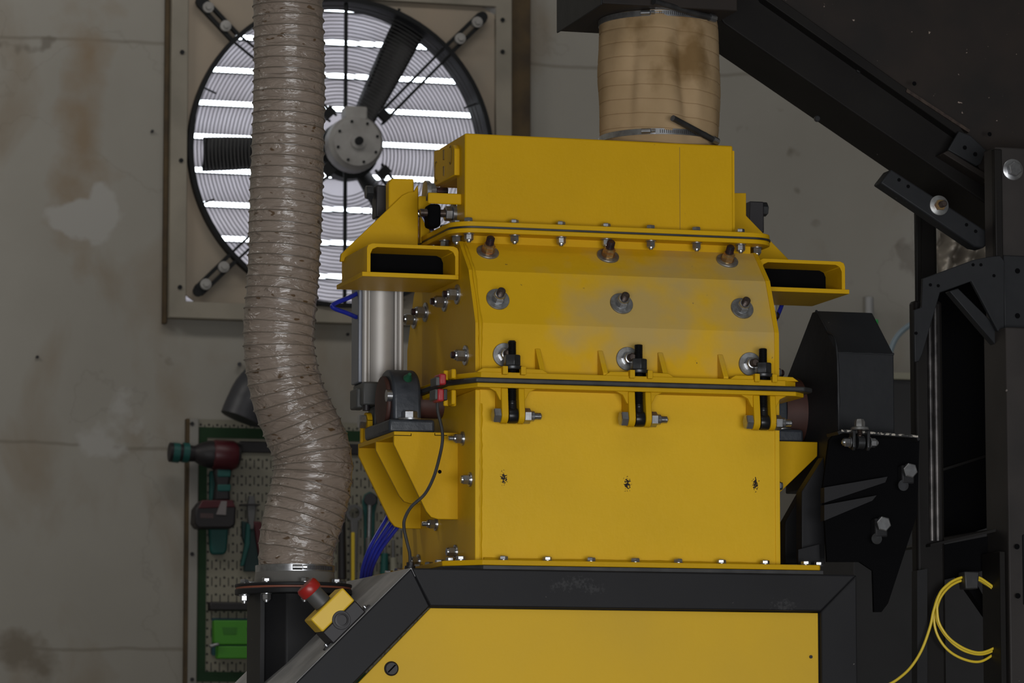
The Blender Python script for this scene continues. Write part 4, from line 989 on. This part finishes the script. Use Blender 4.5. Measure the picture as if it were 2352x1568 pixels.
# ================================================================ RIGHT: BELT GUARD, TENSIONER
def P(pxs, Y): return poly_at(pxs, Y)
# belt guard (profile in y-z, extruded along x)
gY = F+.02
gx0, gx1 = ax(1923, gY, 880), ax(2054, gY, 880)
gz0 = at(1980, 1110, gY).z; gz1 = at(1985, 811, gY).z
pk = at(1875, 714, gY); ypk = atX(1875, 714, gx0).y; zpk = atX(1875, 714, gx0).z
yrr = atX(1802, 880, gx0)
bg = thing('belt_guard', 'dark grey belt guard with a sloping hexagonal top right of the housing', 'guard', Vector(((gx0+gx1)/2, gY+.2, gz0)))
MB().prism([(gY, gz0), (gY, gz1), (ypk, zpk), (ypk+.03, zpk-.0), (yrr.y, yrr.z), (yrr.y, gz0)], 'X', gx0, gx1).build('cover', M['guard'], bg, bevel=.003)
wl = [(gx0+.002, gY, gz0+.02), (gx0+.001, gY+.002, gz1), (gx0+.001, (gY+ypk)/2, (gz1+zpk)/2+.002), (gx0, ypk, zpk)]
MB().tube(spline(wl, 12), [random.uniform(.0015, .004) for _ in range(37)], 6).build('weld', M['guard'], bg)
MB().tube([(gx0+(gx1-gx0)*i/12, gY+.001, gz1+random.uniform(-.001, .001)) for i in range(13)], [random.uniform(.001, .003) for _ in range(13)], 6).build('weld', M['guard'], bg)
MB().cyl((XR+.1, F+.3, at(1830, 940, F+.2).z), (gx0+.02, F+.3, at(1830, 940, F+.2).z), .085, n=40).build('hub_disc', M['redbrown'], bg)
# tension bracket
TY = F-.09
tbk = thing('tension_bracket', 'black motor mounting bracket with a chipped bare-metal top edge below the belt guard', 'bracket', Vector((ax(2000, TY, 1200), TY+.1, at(2000, 1560, TY).z)))
MB().prism(P([(1905, 1010), (1922, 990), (1935, 986), (2105, 999), (2112, 1010), (2107, 1180), (2040, 1385), (2025, 1405), (2008, 1405), (2005, 1310), (1975, 1290), (1900, 1290), (1890, 1120)], TY+.06), 'Y', TY+.06, TY+.07).build('back_or_shade_plate', M['void'], tbk)
MB().prism(P([(1922, 991), (1935, 986), (2105, 999), (2112, 1009), (2107, 1013), (2104, 1006), (1935, 994), (1925, 998)], TY), 'Y', TY-.004, TY+.07).build('top_lip', M['black'], tbk)
cm = mat('chipped_edge', (.02, .02, .02), .5, base2=(.4, .37, .32), vscale=90, contrast=(.46, .52))
MB().tube([at(1932+i*8, 988.5+i*.62, TY-.004) for i in range(23)], .0028, 6).build('chipped_edge', cm, tbk)
for (px, py) in ((2077, 1083), (2016, 1205)):
    q = at(px, py, TY+.055)
    MB().box(q.x-.016, q.x+.016, TY+.03, TY+.06, q.z-.03, q.z+.014).build('bolt_pad', M['black'], tbk, bevel=.004)
    put('hex_head', ME_bighead, tbk, (q.x, TY+.03, q.z), (0,-1,0), .3)
    MB().lathe([(.013, 0), (.013, .004)], (q.x-.012, TY+.035, q.z-.034), (0,-1,0), 20).build('washer', M['oxide_nut'], tbk)
dg = MB().prism(P([(1890, 1120), (2035, 1095), (2030, 1108), (1890, 1155)], TY+.04), 'Y', TY+.03, TY+.055).prism(P([(1890, 1160), (2010, 1138), (2000, 1150), (1890, 1196)], TY+.04), 'Y', TY+.03, TY+.055)
dg.build('stiffener', M['frame_black'], tbk)
sup = thing('support_post', 'black upright support post behind the right corner of the lower housing', 'post', Vector((ax(1865, F+.08, 1200), F+.08, zt)))
MB().prism(P([(1886, 1050), (1888, 1295), (1835, 1295), (1835, 1130)], F+.08), 'Y', F+.06, F+.1).build('upright', M['frame_black'], sup, bevel=.002)
MB().prism(P([(1905, 1010), (1888, 1040), (1797, 1200), (1797, 1295), (1835, 1295), (1840, 1160), (1915, 1020)], F+.24), 'Y', F+.22, F+.26).build('brace', M['black'], sup, bevel=.002)
MB().prism(P([(1832, 1262), (1880, 1250), (1882, 1296), (1832, 1296)], F+.03), 'Y', F+.025, F+.03).build('foot_plate', M['frame_black'], sup)
# T-shaped eye bolt on the bracket
q = at(1975, 1016, TY-.01)
eb = thing('eye_bolt', 'grey eye bolt and clevis hanging from the chipped edge below the belt guard', 'bolt', q)
zl = at(1975, 990, TY-.01).z
MB().lathe([(.0065, .01)]+thread_profile(.0065, .016, .055), q, (0,0,1), 14).build('threaded_rod', M['stud'], eb)
MB().lathe([(.022, 0), (.02, .006), (.0125, .008)], (q.x, q.y, zl+.003), (0,0,1), 24).build('washer', M['washer'], eb)
MB().lathe([(.0125, 0), (.0125, .012), (.009, .018)], (q.x, q.y, zl+.01), (0,0,1), 6).build('nut', M['washer'], eb)
MB().lathe([(.0155, -.008), (.016, .008)], q, (1,0,0), 24).build('eye', M['oxide_nut'], eb)
for s2 in (-1, 1):
    MB().prism([(q.y-.013, q.z-.012), (q.y-.006, q.z-.02), (q.y+.012, q.z-.014), (q.y+.014, zl+.001), (q.y-.012, zl+.001)], 'X', q.x+s2*.018-.004, q.x+s2*.018+.004).build('clevis_cheek', M['oxide_nut'], eb, bevel=.002)
put('hex_head', ME_lock, eb, (q.x-.024, q.y, q.z), (-1,0,0), .2); put('nut', ME_lock, eb, (q.x+.024, q.y, q.z), (1,0,0), .2)

# ================================================================ RIGHT: TOWER
T = F+.12
tw = thing('steel_tower', 'dark steel column of bolted angle posts and gusset plates at the right edge', 'frame', Vector((ax(2250, T), T+.1, 0)))
xa, xb_ = ax(2287, T, 500), ax(2440, T, 500); zA = at(2320, 338, T).z; zJ = at(2320, 760, T).z; zK = at(2320, 1230, T).z
MB().box(xa, xb_, T, T+.07, zJ-.05, zA).build('post', M['post_steel'], tw, bevel=.004)
MB().box(ax(2286, T-.02, 500), ax(2304, T-.02, 500), T-.02, T+.0, at(2290, 640, T).z, at(2290, 345, T).z).build('angle_edge', M['steel_dark'], tw, bevel=.003)
MB().box(ax(2298, T-.07, 1400), ax(2311, T-.07, 1400), T-.07, T+.04, 0, at(2305, 1270, T).z).build('angle_edge', M['steel_dark'], tw, bevel=.002)
MB().box(ax(2311, T-.07, 1000), xb_, T-.075, T+.06, 0, zJ).build('post', M['post_steel'], tw, bevel=.004)
MB().box(ax(2306, T-.012, 680), xb_, T-.012, T, at(2320, 758, T).z, at(2320, 588, T).z).build('splice_plate', M['guard'], tw, bevel=.003)
MB().box(ax(2321, T-.004, 1300), xb_, T-.085, T-.07, at(2330, 1392, T).z, at(2330, 1232, T).z).build('splice_plate', M['guard'], tw, bevel=.003)
MB().box(ax(2303, T+.0, 1300), ax(2313, T, 1300), T-.008, T+.03, at(2308, 1402, T).z, at(2308, 1270, T).z).build('angle_edge', M['steel_rust'], tw, bevel=.002)
MB().prism(P([(2118, 640), (2140, 632), (2235, 597), (2270, 590), (2296, 587), (2306, 600), (2306, 757), (2296, 762), (2290, 760), (2230, 646), (2170, 668), (2158, 672), (2118, 812), (2110, 830), (2100, 832), (2098, 712), (2116, 706)], T-.03), 'Y', T-.034, T-.022).build('gusset_plate', M['guard'], tw, bevel=.002)
MB().prism(P([(2104, 440), (2118, 440), (2118, 705), (2104, 708)], T+.52), 'Y', T+.52, T+.53).build('rear_edge', M['steel_dark'], tw, bevel=.004)
MB().box(ax(2118, T+.52, 600), ax(2161, T+.52, 600), T+.54, T+.58, 0, at(2140, 440, T+.52).z).build('rear_post', M['steel_dark'], tw, bevel=.01, seg=3)
rb2 = MB().box(ax(2104, T+.03, 1000), ax(2168, T+.03, 1000), T+.03, T+.07, 0, at(2140, 690, T+.03).z).build('lower_post', M['steel_dark'], tw, bevel=.008, seg=3)
wr = mat('highlight_streak', (.03, .028, .028), .35, metal=.5, base2=(.12, .11, .105), vscale=18, contrast=(.45, .7))  # pale streaks that paint the highlights on the rounded post edges
for px in (2139, 2152): MB().cyl((ax(px, T+.02, 900), T+.026, at(px, 1240, T).z), (ax(px, T+.02, 900), T+.026, at(px, 700, T).z), .006, n=16).build('post_highlight', wr, tw)
MB().prism(P([(2170, 672), (2190, 665), (2296, 770), (2296, 800), (2280, 800)], T+.02), 'Y', T-.01, T+.02).build('diagonal_brace', M['guard'], tw, bevel=.002)
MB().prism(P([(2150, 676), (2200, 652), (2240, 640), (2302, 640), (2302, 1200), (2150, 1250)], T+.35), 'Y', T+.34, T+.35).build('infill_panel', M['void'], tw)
MB().prism(P([(2162, 1076), (2296, 1034), (2296, 1040), (2162, 1082)], T+.33), 'Y', T+.32, T+.33).build('shelf_edge', M['steel_dark'], tw)
MB().prism(P([(2130, 1250), (2296, 1212), (2296, 1218), (2130, 1256)], T+.02), 'Y', T+.0, T+.35).build('shelf_edge', M['steel_dark'], tw)
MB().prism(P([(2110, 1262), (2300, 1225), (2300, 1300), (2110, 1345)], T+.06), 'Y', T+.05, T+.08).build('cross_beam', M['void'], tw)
MB().prism(P([(2105, 1310), (2128, 1306), (2128, 1568), (2105, 1568)], T+.0), 'Y', T-.005, T+.03).build('edge_plate', M['black'], tw)
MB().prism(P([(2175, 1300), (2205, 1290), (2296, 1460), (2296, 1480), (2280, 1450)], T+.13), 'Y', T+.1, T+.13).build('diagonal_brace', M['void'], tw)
for (px, py) in ((2337, 622), (2337, 725), (2336, 1255), (2338, 1368)):
    q = at(px, py, T-.013 if py < 800 else T-.0855); MB().cyl(q, q-Vector((0,.001,0)), .0065, n=16).build('hole', M['void'], tw)
for (px, py) in ((2155, 656), (2235, 608), (2253, 608), (2104, 765), (2137, 654), (2283, 633)):
    q = at(px, py, T-.035); MB().cyl(q, q-Vector((0,.001,0)), .004, n=12).build('hole', M['void'], tw)
q = at(2325, 390, T)
MB().lathe([(.026, 0), (.026, .005), (.024, .006)], (q.x, T, q.z), (0,-1,0), 36).build('washer', M['zinc'], tw)
put('bolt', ME_bighead, tw, (q.x, T-.006, q.z), (0,-1,0), .2)

# conveyor
CV = F+.36
cv = thing('inclined_conveyor', 'black inclined conveyor housing slanting down from top centre to the right column', 'conveyor', Vector((ax(2100, CV), CV+.2, at(2290, 600, CV).z)))
MB().prism(P([(1600, 90), (1655, 128), (2270, 549), (2340, 590)], CV+.24)+P([(2330, 380), (2210, 305), (1765, -6), (1640, -100), (1560, -100)], CV+.03), 'Y', CV+.03, CV+.24).build('trough', M['steel_dark'], cv, bevel=.004)
MB().prism(P([(1765, 2), (1740, -16), (1740, -140), (2420, -140), (2420, 420), (2265, 420), (2210, 310)], CV+.02), 'Y', CV+.018, CV+.03).build('side_panel', M['steel_rust'], cv, bevel=.002)
MB().prism(P([(1740, -22), (1760, -22), (2200, 290), (2222, 318), (2212, 322), (1755, 2)], CV-.0), 'Y', CV-.01, CV+.03).build('edge_angle', M['steel_dark'], cv, bevel=.002)
MB().prism(P([(2080, 205), (2225, 300), (2222, 306), (2078, 212)], CV-.005), 'Y', CV-.015, CV+.0).build('slide_bar', M['stud'], cv)
MB().prism(P([(2200, 302), (2226, 312), (2262, 345), (2250, 378), (2240, 382), (2175, 345)], CV-.02), 'Y', CV-.028, CV-.018).build('hinge_plate', M['guard'], cv, bevel=.002)
MB().prism(P([(2165, 352), (2178, 345), (2300, 420), (2300, 436)], CV-.02), 'Y', CV-.022, CV+.03).build('ledge', M['steel_rust'], cv, bevel=.002)
for (px, py) in ((2216, 339), (2240, 354), (2273, 308), (2100, 192)):
    q = at(px, py, CV-.0285); MB().cyl(q, q-Vector((0,.0006,0)), .0055, n=14).build('hole', M['void'], cv)
for (px, py) in ((1972, 161), (1876, 273)):
    q = at(px, py, CV+.03); MB().lathe([(.008, 0), (.008, .006), (.006, .008)], q, (0,-1,0), 12).build('rivet', M['oxide_nut'], cv)
# sloped tube bracket under the conveyor
BYk = F+.2
bk = thing('channel_bracket', 'dark rectangular tube bracket bolted under the conveyor near the right column', 'bracket', at(2262, 572, BYk))
MB().prism(P([(2047, 388), (2282, 540), (2270, 560), (2258, 570), (2238, 566), (2022, 420)], BYk), 'Y', BYk, BYk+.05).build('tube', M['guard'], bk, bevel=.004)
q = at(2156, 472, BYk)
MB().lathe([(.0245, 0), (.0245, .004), (.023, .005)], (q.x, BYk, q.z), (0,-1,0), 36).build('washer', M['washer'], bk)
MB().lathe([(.0135, 0), (.0135, .011)], (q.x, BYk-.005, q.z), (0,-1,0), 6).build('nut', M['brass'], bk)
MB().lathe([(.008, 0)]+thread_profile(.008, .012, .032), (q.x, BYk-.005, q.z), (0,-1,0), 14).build('stud', M['stud'], bk)
for (px, py) in ((2065, 413), (2086, 428), (2220, 516), (2241, 531)):
    q = at(px, py, BYk-.0005); MB().cyl(q, q-Vector((0,.0006,0)), .0045, n=12).build('hole', M['void'], bk)
# discharge chute plate above the sleeve
dY = F+.13; q0 = at(1383, 8, dY)
dc = thing('discharge_chute', 'dark steel box outlet above the canvas sleeve at the top edge', 'chute', Vector((sxc, dY+.15, q0.z)))
MB().box(q0.x, ax(1700, dY), dY, dY+.36, q0.z, q0.z+.3).build('outlet_box', M['steel_rust'], dc, bevel=.003)
MB().box(q0.x-.004, q0.x+.0, dY-.004, dY+.364, q0.z-.004, q0.z+.25).build('edge_flange', M['guard'], dc, bevel=.002)

# yellow cable coil
KY = T-.01
ck = thing('cable_coil', 'bright yellow cable coiled and hung from a black strap on the right column', 'cable', at(2250, 1520, KY))
l1 = [(2258, 1337), (2235, 1328), (2205, 1330), (2175, 1345), (2152, 1375), (2145, 1415), (2152, 1455), (2175, 1490), (2210, 1512), (2250, 1519), (2285, 1500), (2310, 1478), (2322, 1430), (2300, 1370)]
l2 = [(a+6, b_+2) for a, b_ in l1[:6]]+[(2165, 1450), (2190, 1478), (2220, 1496), (2255, 1502), (2288, 1490), (2312, 1470), (2320, 1425), (2298, 1372)]
l3 = [(a+3, b_-4) for a, b_ in l1[:5]]+[(2154, 1418), (2166, 1447), (2188, 1472), (2222, 1492), (2255, 1498), (2290, 1484), (2316, 1462), (2318, 1425), (2300, 1368)]
for k, l in enumerate((l1, l2, l3)):
    MB().tube(spline([at(a, b_, KY-.006*k) for a, b_ in l], 8, closed=True), .0032, 8, closed=True).build('cable_loop', M['cable_yellow'], ck)
tail = [(2182, 1338), (2160, 1360), (2145, 1400), (2136, 1440), (2118, 1490), (2095, 1528), (2070, 1553), (2040, 1572), (1990, 1590)]
MB().tube(spline([at(a, b_, KY-.02) for a, b_ in tail], 8), .0034, 8).build('cable_tail', M['cable_yellow'], ck)
MB().prism(P([(2215, 1312), (2250, 1312), (2247, 1352), (2218, 1352)], KY-.03), 'Y', KY-.03, T).build('strap', M['rubber'], ck, bevel=.003)

# things on / near the back wall at right
cY = 13.6
cb_ = thing('control_cabinet', 'dark grey cabinet with a pale top edge standing far back between guard and column', 'cabinet', Vector((ax(2120, cY, 1200), cY+.3, 0)))
c0, c1 = ax(1960, cY, 1200), ax(2330, cY, 1200); zc_ = at(2080, 872, cY).z
MB().box(c0, c1, cY, cY+.6, 0, zc_).build('carcass', M['cabinet'], cb_, bevel=.004)
MB().box(c0-.005, c1+.005, cY-.01, cY+.6, zc_, zc_+.025).build('top_edge', M['ivory'], cb_, bevel=.003)
q = at(2005, 700, WY-.1)
sg_ = thing('signal_light', 'small pale signal lamp with a green glint on the back wall above the belt guard', 'signal lamp', Vector((q.x, WY-.06, at(2003, 760, WY-.06).z)))
zz0, zz1 = at(2003, 760, WY-.06).z, at(2003, 682, WY-.06).z
MB().cyl((q.x, WY-.06, zz0), (q.x, WY-.06, zz1), .018, n=20).build('lamp_body', mat('pale_plastic', (.33, .33, .33), .4), sg_, bevel=.004)
MB().cyl((q.x+.02, WY-.075, at(2003, 745, WY-.06).z), (q.x+.02, WY-.075, at(2003, 735, WY-.06).z), .012, n=16).build('indicator', M['green_led'], sg_)
MB().box(q.x-.02, q.x+.02, WY-.05, WY, zz0, zz0+.04).build('mount', M['cabinet'], sg_)
tag(MB().tube(spline([at(a, b_, 13.8) for a, b_ in ((2036, 866), (2042, 825), (2052, 788), (2070, 762), (2098, 742), (2130, 735))]+[at(2180, 742, WY-.01)], 8), .011, 8).build('water_hose', M['hosewhite']), 'thin pale blue hose arching between belt guard and column', 'hose')
fv = []; ff = []; nn_ = 24
for i in range(nn_+1):
    for j in range(nn_+1):
        u, v = i/nn_, j/nn_; p_ = at(2158+110*u, 525+110*v, WY-.06); d = .05*noise.noise(Vector((u*4, v*4, 0)))+.03*math.sin(u*16+v*3)
        fv.append((p_.x, p_.y+d, p_.z))
for i in range(nn_):
    for j in range(nn_): q_ = i*(nn_+1)+j; ff.append((q_, q_+1, q_+nn_+2, q_+nn_+1))
fo = MB().add(fv, ff).build('foil_sheet', M['foil'], angle=80); so = fo.modifiers.new('thick', 'SOLIDIFY'); so.thickness = .004
tag(fo, 'crumpled silvery sheet on the back wall seen between the posts of the right column', 'sheet')

# ================================================================ PEGBOARD AND TOOLS
PY = WY-.03
pb0, pb1 = ax(433, PY, 1200), ax(1010, PY, 1200); pz1_ = at(600, 966, PY).z; pz0_ = at(600, 1640, PY).z
pit = (ax(619, PY, 1200)-ax(600, PY, 1200))
M['peg'] = peg_mat(ax(545, PY, 1200), az(1200, PY, 545), pit)
pg = thing('pegboard', 'tall cream pegboard with dark green borders hung on the back wall behind the hose', 'pegboard', Vector(((pb0+pb1)/2, PY, pz0_)))
MB().box(pb0+.03, pb1, PY, PY+.02, pz0_, pz1_).build('board', M['peg'], pg)
MB().box(pb0, pb0+.034, PY-.012, PY+.02, pz0_, pz1_).build('side_rail', M['pegedge'], pg, bevel=.002)
MB().box(pb0-.012, pb0, PY-.008, PY+.03, pz0_, pz1_).build('wood_edge', M['wood'], pg)
gz = at(600, 984, PY).z; gz_ = at(600, 1008, PY).z; gx_ = ax(455, PY, 1200); gx2_ = ax(474, PY, 1200); gb0, gb1 = at(600, 1543, PY).z, at(600, 1566, PY).z
MB().box(gx_, pb1, PY-.004, PY+.001, gz_, gz).box(gx_, gx2_, PY-.004, PY+.001, gb1, gz_).box(gx2_, pb1, PY-.004, PY+.001, gb1, gb0).build('green_border', M['peggreen'], pg)
MB().box(ax(550, PY), pb1, PY-.012, PY+.001, at(600, 1040, PY).z, at(600, 1014, PY).z).build('tool_rail', M['toolblack'], pg, bevel=.004)
for py in (973, 1272, 1560): q = at(441, py, PY-.012); MB().cyl(q, q-Vector((0,.004,0)), .008, n=12).build('screw', M['toolblack'], pg)
def PP(px, py, d=0): return at(px, py, PY-d)
# cordless impact wrench
iw = thing('impact_wrench', 'cordless impact wrench with dark red body and teal-banded nose hanging on the pegboard', 'power tool', PP(500, 1205, .05))
MB().cyl(PP(388, 1038, .09), PP(452, 1042, .09), .038, .03, n=24).build('nose', M['toolblack'], iw, bevel=.004)
for a0, a1 in ((396, 411), (419, 433)): MB().cyl(PP(a0, 1038.5, .09), PP(a1, 1040, .09), .0385, n=24).build('colour_band', M['teal'], iw)
MB().lathe([(.03, 0), (.046, .03), (.054, .06), (.054, .075)], PP(446, 1041, .09), PP(540, 1047, .09)-PP(446, 1041, .09), 28).build('gear_case', M['toolblack'], iw)
MB().lathe([(.056, .07), (.06, .08), (.06, .15), (.05, .17)], PP(446, 1041, .09), PP(540, 1047, .09)-PP(446, 1041, .09), 10).build('motor_body', M['darkred'], iw, bevel=.004)
MB().cyl(PP(536, 1045, .09), PP(550, 1047, .09), .05, .045, n=28).build('rear_cap', M['toolblack'], iw, bevel=.004)
hp = [(495, 1065), (535, 1065), (532, 1090), (528, 1110), (530, 1150), (492, 1150), (498, 1110), (494, 1085)]
MB().prism(poly_at(hp, PY-.11), 'Y', PY-.11, PY-.06).build('handle', M['toolblack'], iw, bevel=.01)
for a, b_ in ((1078, 1095), (1112, 1128)): MB().prism(poly_at([(500, a), (531, a), (530, b_), (500, b_)], PY-.113), 'Y', PY-.113, PY-.058).build('grip_band', M['teal'], iw, bevel=.004)
MB().prism(poly_at([(449, 1168), (462, 1150), (535, 1150), (543, 1165), (541, 1205), (530, 1213), (455, 1213), (447, 1200)], PY-.13), 'Y', PY-.13, PY-.04).build('battery', M['toolblack'], iw, bevel=.008)
MB().prism(poly_at([(455, 1167), (465, 1148), (535, 1148), (541, 1164)], PY-.134), 'Y', PY-.134, PY-.05).build('battery_latch', M['darkred'], iw, bevel=.003)
MB().prism(poly_at([(497, 1181), (508, 1150), (521, 1150), (519, 1182)], PY-.136), 'Y', PY-.136, PY-.13).build('battery_label', mat('grey_label', (.2, .18, .18), .6), iw)
MB().prism(poly_at([(460, 1178), (490, 1179), (490, 1190), (460, 1189)], PY-.1315), 'Y', PY-.1315, PY-.13).build('name_plate', mat('brown_label', (.06, .035, .035), .5), iw)
tag(MB().prism(poly_at([(480, 1200), (526, 1200), (522, 1262), (516, 1273), (488, 1273), (484, 1262)], PY-.04), 'Y', PY-.04, PY-.002).prism(poly_at([(482, 1080), (500, 1080), (500, 1160), (482, 1160)], PY-.03), 'Y', PY-.03, PY-.002).build('tool_holder', M['teal'], bevel=.008),
    'teal plastic holder behind the cordless impact wrench', 'tool holder')
# pliers
pr_ = thing('pliers', 'grey-nosed pliers with red and teal grips hanging left of the hose', 'pliers', PP(580, 1300, .03))
MB().prism(poly_at([(572, 1138), (585, 1138), (588, 1165), (583, 1215), (572, 1215), (568, 1165)], PY-.03), 'Y', PY-.03, PY-.012).build('jaws', M['toolsteel'], pr_, bevel=.003)
MB().prism(poly_at([(566, 1200), (575, 1205), (574, 1250), (560, 1300), (552, 1300), (562, 1250)], PY-.03), 'Y', PY-.035, PY-.012).build('grip', M['teal'], pr_, bevel=.004)
MB().prism(poly_at([(582, 1196), (600, 1198), (606, 1240), (612, 1300), (598, 1300), (588, 1240)], PY-.03), 'Y', PY-.035, PY-.012).build('grip', M['darkred'], pr_, bevel=.004)
MB().prism(poly_at([(554, 1157), (598, 1157), (598, 1160), (554, 1160)], PY-.045), 'Y', PY-.045, PY-.001).build('peg_hook', M['toolblack'], pr_)
tag(MB().prism(poly_at([(555, 1195), (572, 1200), (590, 1215), (612, 1215), (612, 1312), (560, 1312), (565, 1260), (556, 1230)], PY-.02), 'Y', PY-.02, PY-.001).build('tool_holder', mat('dark_teal', (.006, .03, .03), .6), bevel=.004), 'dark teal plastic holder behind the pliers', 'tool holder')
# ring spanner hanging right of hose
sp = thing('ring_spanner', 'grey ring spanner with open dark ring hanging right of the hose', 'spanner', PP(812, 1330, .03))
c = PP(813, 1178, .02); MB().lathe([(.034, -.008), (.034, .008), (.021, .008), (.021, -.008), (.034, -.008)], c, (0,-1,0), 28, caps=False).build('ring_end', M['toolsteel'], sp)
MB().prism(poly_at([(805, 1195), (822, 1195), (819, 1330), (808, 1330)], PY-.02), 'Y', PY-.028, PY-.014).build('shank', M['toolsteel'], sp, bevel=.003)
tag(MB().prism(poly_at([(808, 1222), (815, 1222), (815, 1342), (808, 1342)], PY-.045), 'Y', PY-.045, PY-.03).build('yellow_rod', M['cable_yellow'], bevel=.002), 'thin yellow rod hanging in front of the ring spanner', 'rod')
sp = thing('ratchet_wrench', 'chrome ratchet wrench in a teal holder hanging beside the yellow bracket', 'wrench', PP(850, 1330, .03))
hd = []
MB().prism(poly_at([(832, 1150), (838, 1135), (850, 1128), (862, 1135), (868, 1150), (862, 1175), (858, 1340), (838, 1340), (836, 1180)], PY-.012), 'Y', PY-.012, PY-.001).build('holder', M['teal'], sp, bevel=.004)
MB().cyl(PP(851, 1147, .014), PP(851, 1147, .035), .026, n=24).build('ratchet_head', M['toolblack'], sp, bevel=.003)
MB().cyl(PP(849, 1160, .03), PP(847, 1250, .03), .009, n=16).build('shaft', M['zinc'], sp)
MB().cyl(PP(847, 1235, .03), PP(845, 1320, .03), .014, .011, n=16).build('handle', M['toolsteel'], sp, bevel=.002)
for a0, b0, a1, b1, mm, lb in ((884, 1230, 882, 1330, 'teal', 'teal screwdriver handle on the pegboard just left of the yellow housing'), (903, 1240, 905, 1318, 'ivory', 'cream tool handle on the pegboard against the yellow housing edge'), (785, 1150, 786, 1330, 'toolblack', 'black narrow tool hanging close against the right side of the hose')):
    tl_ = thing('screwdriver', lb, 'screwdriver', PP(a1, b1, .03))
    MB().cyl(PP(a0, b0+40, .03), PP(a1, b1, .03), .014, .017, n=14).build('handle', M[mm], tl_, bevel=.003)
    MB().cyl(PP(a0, b0, .03), PP(a0, b0+42, .03), .006, n=10).build('blade', M['toolsteel'], tl_)
tag(MB().box(PP(476, 1390).x, PP(640, 1390).x, PY-.05, PY-.001, PP(500, 1403).z, PP(500, 1383).z).build('tool_tray', M['toolblack'], bevel=.006), 'black bar shelf on the pegboard above the green bin', 'shelf')
gb = thing('green_bin', 'bright green plastic bin with blue-teal backing on the lower pegboard', 'bin', PP(545, 1515, .05))
MB().prism(poly_at([(492, 1424), (640, 1424), (640, 1480), (500, 1480), (492, 1475)], PY-.06), 'Y', PY-.06, PY-.012).build('upper_half', M['greenbox'], gb, bevel=.004)
MB().prism(poly_at([(500, 1483), (640, 1483), (640, 1512), (500, 1512)], PY-.06), 'Y', PY-.06, PY-.012).build('lower_half', M['greenbox'], gb, bevel=.004)
MB().box(PP(486, 1450).x, PP(640, 1450).x, PY-.012, PY-.001, PP(500, 1505).z, PP(500, 1419).z).build('backing', mat('blue_teal', (.005, .06, .08), .5), gb)
for x0_ in (510, 565): MB().prism(poly_at([(x0_, 1440), (x0_+36, 1440), (x0_+33, 1457), (x0_+4, 1457)], PY-.0615), 'Y', PY-.0615, PY-.058).build('moulded_recess', mat('deep_green', (.03, .17, .01), .5), gb, bevel=.001)
tag(MB().obox(PP(492, 1481, .07), (.95,0,.25), (0,1,0), (-.25,0,.95), .02, .01, .006).build('metal_clip', M['zinc'], bevel=.004), 'small shiny metal clip at the left edge of the green bin', 'clip')
# dark round duct leaning on wall above pegboard
q0, q1 = at(520, 972, WY-.16), at(552, 905, WY-.16)
dd = thing('wall_duct', 'dark grey round duct elbow above the pegboard behind the hose', 'duct', q0)
d = (q1-q0)
MB().tube(spline([at(553, 962, WY-.16), at(566, 930, WY-.16), at(585, 895, WY-.16), at(615, 872, WY-.12), at(660, 868, WY-.02)], 10), [.082]*41, 32).build('pipe', mat('dark_grey_duct', (.045, .047, .055), .45, base2=(.03, .03, .035)), dd)
MB().cyl(at(550, 836, WY), at(550, 836, WY-.03), .008, n=12).build('wall_hook', M['toolblack'], dd)
# small red object between pegboard & duct stub
tag(MB().prism(poly_at([(570, 1412), (590, 1392), (600, 1400), (600, 1430), (586, 1428)], HY+.25), 'Y', HY+.25, HY+.28).build('red_handle', M['darkred'], bevel=.003), 'dark red tilted handle just behind the black duct stub', 'handle')
for (px, py) in ((349, 302), (85, 820), (1140, 757), (798, 768)):
    q = at(px, py, WY); tag(MB().cyl(q, q-Vector((0,.012,0)), .006, n=10).build('wall_screw', M['toolblack']), {349: 'tiny dark screw in the wall left of the fan', 85: 'tiny dark screw low on the far left wall', 1140: 'tiny dark screw in the wall below the fan hidden near the housing', 798: 'tiny dark screw in the wall right below the fan frame'}[px], 'screw')
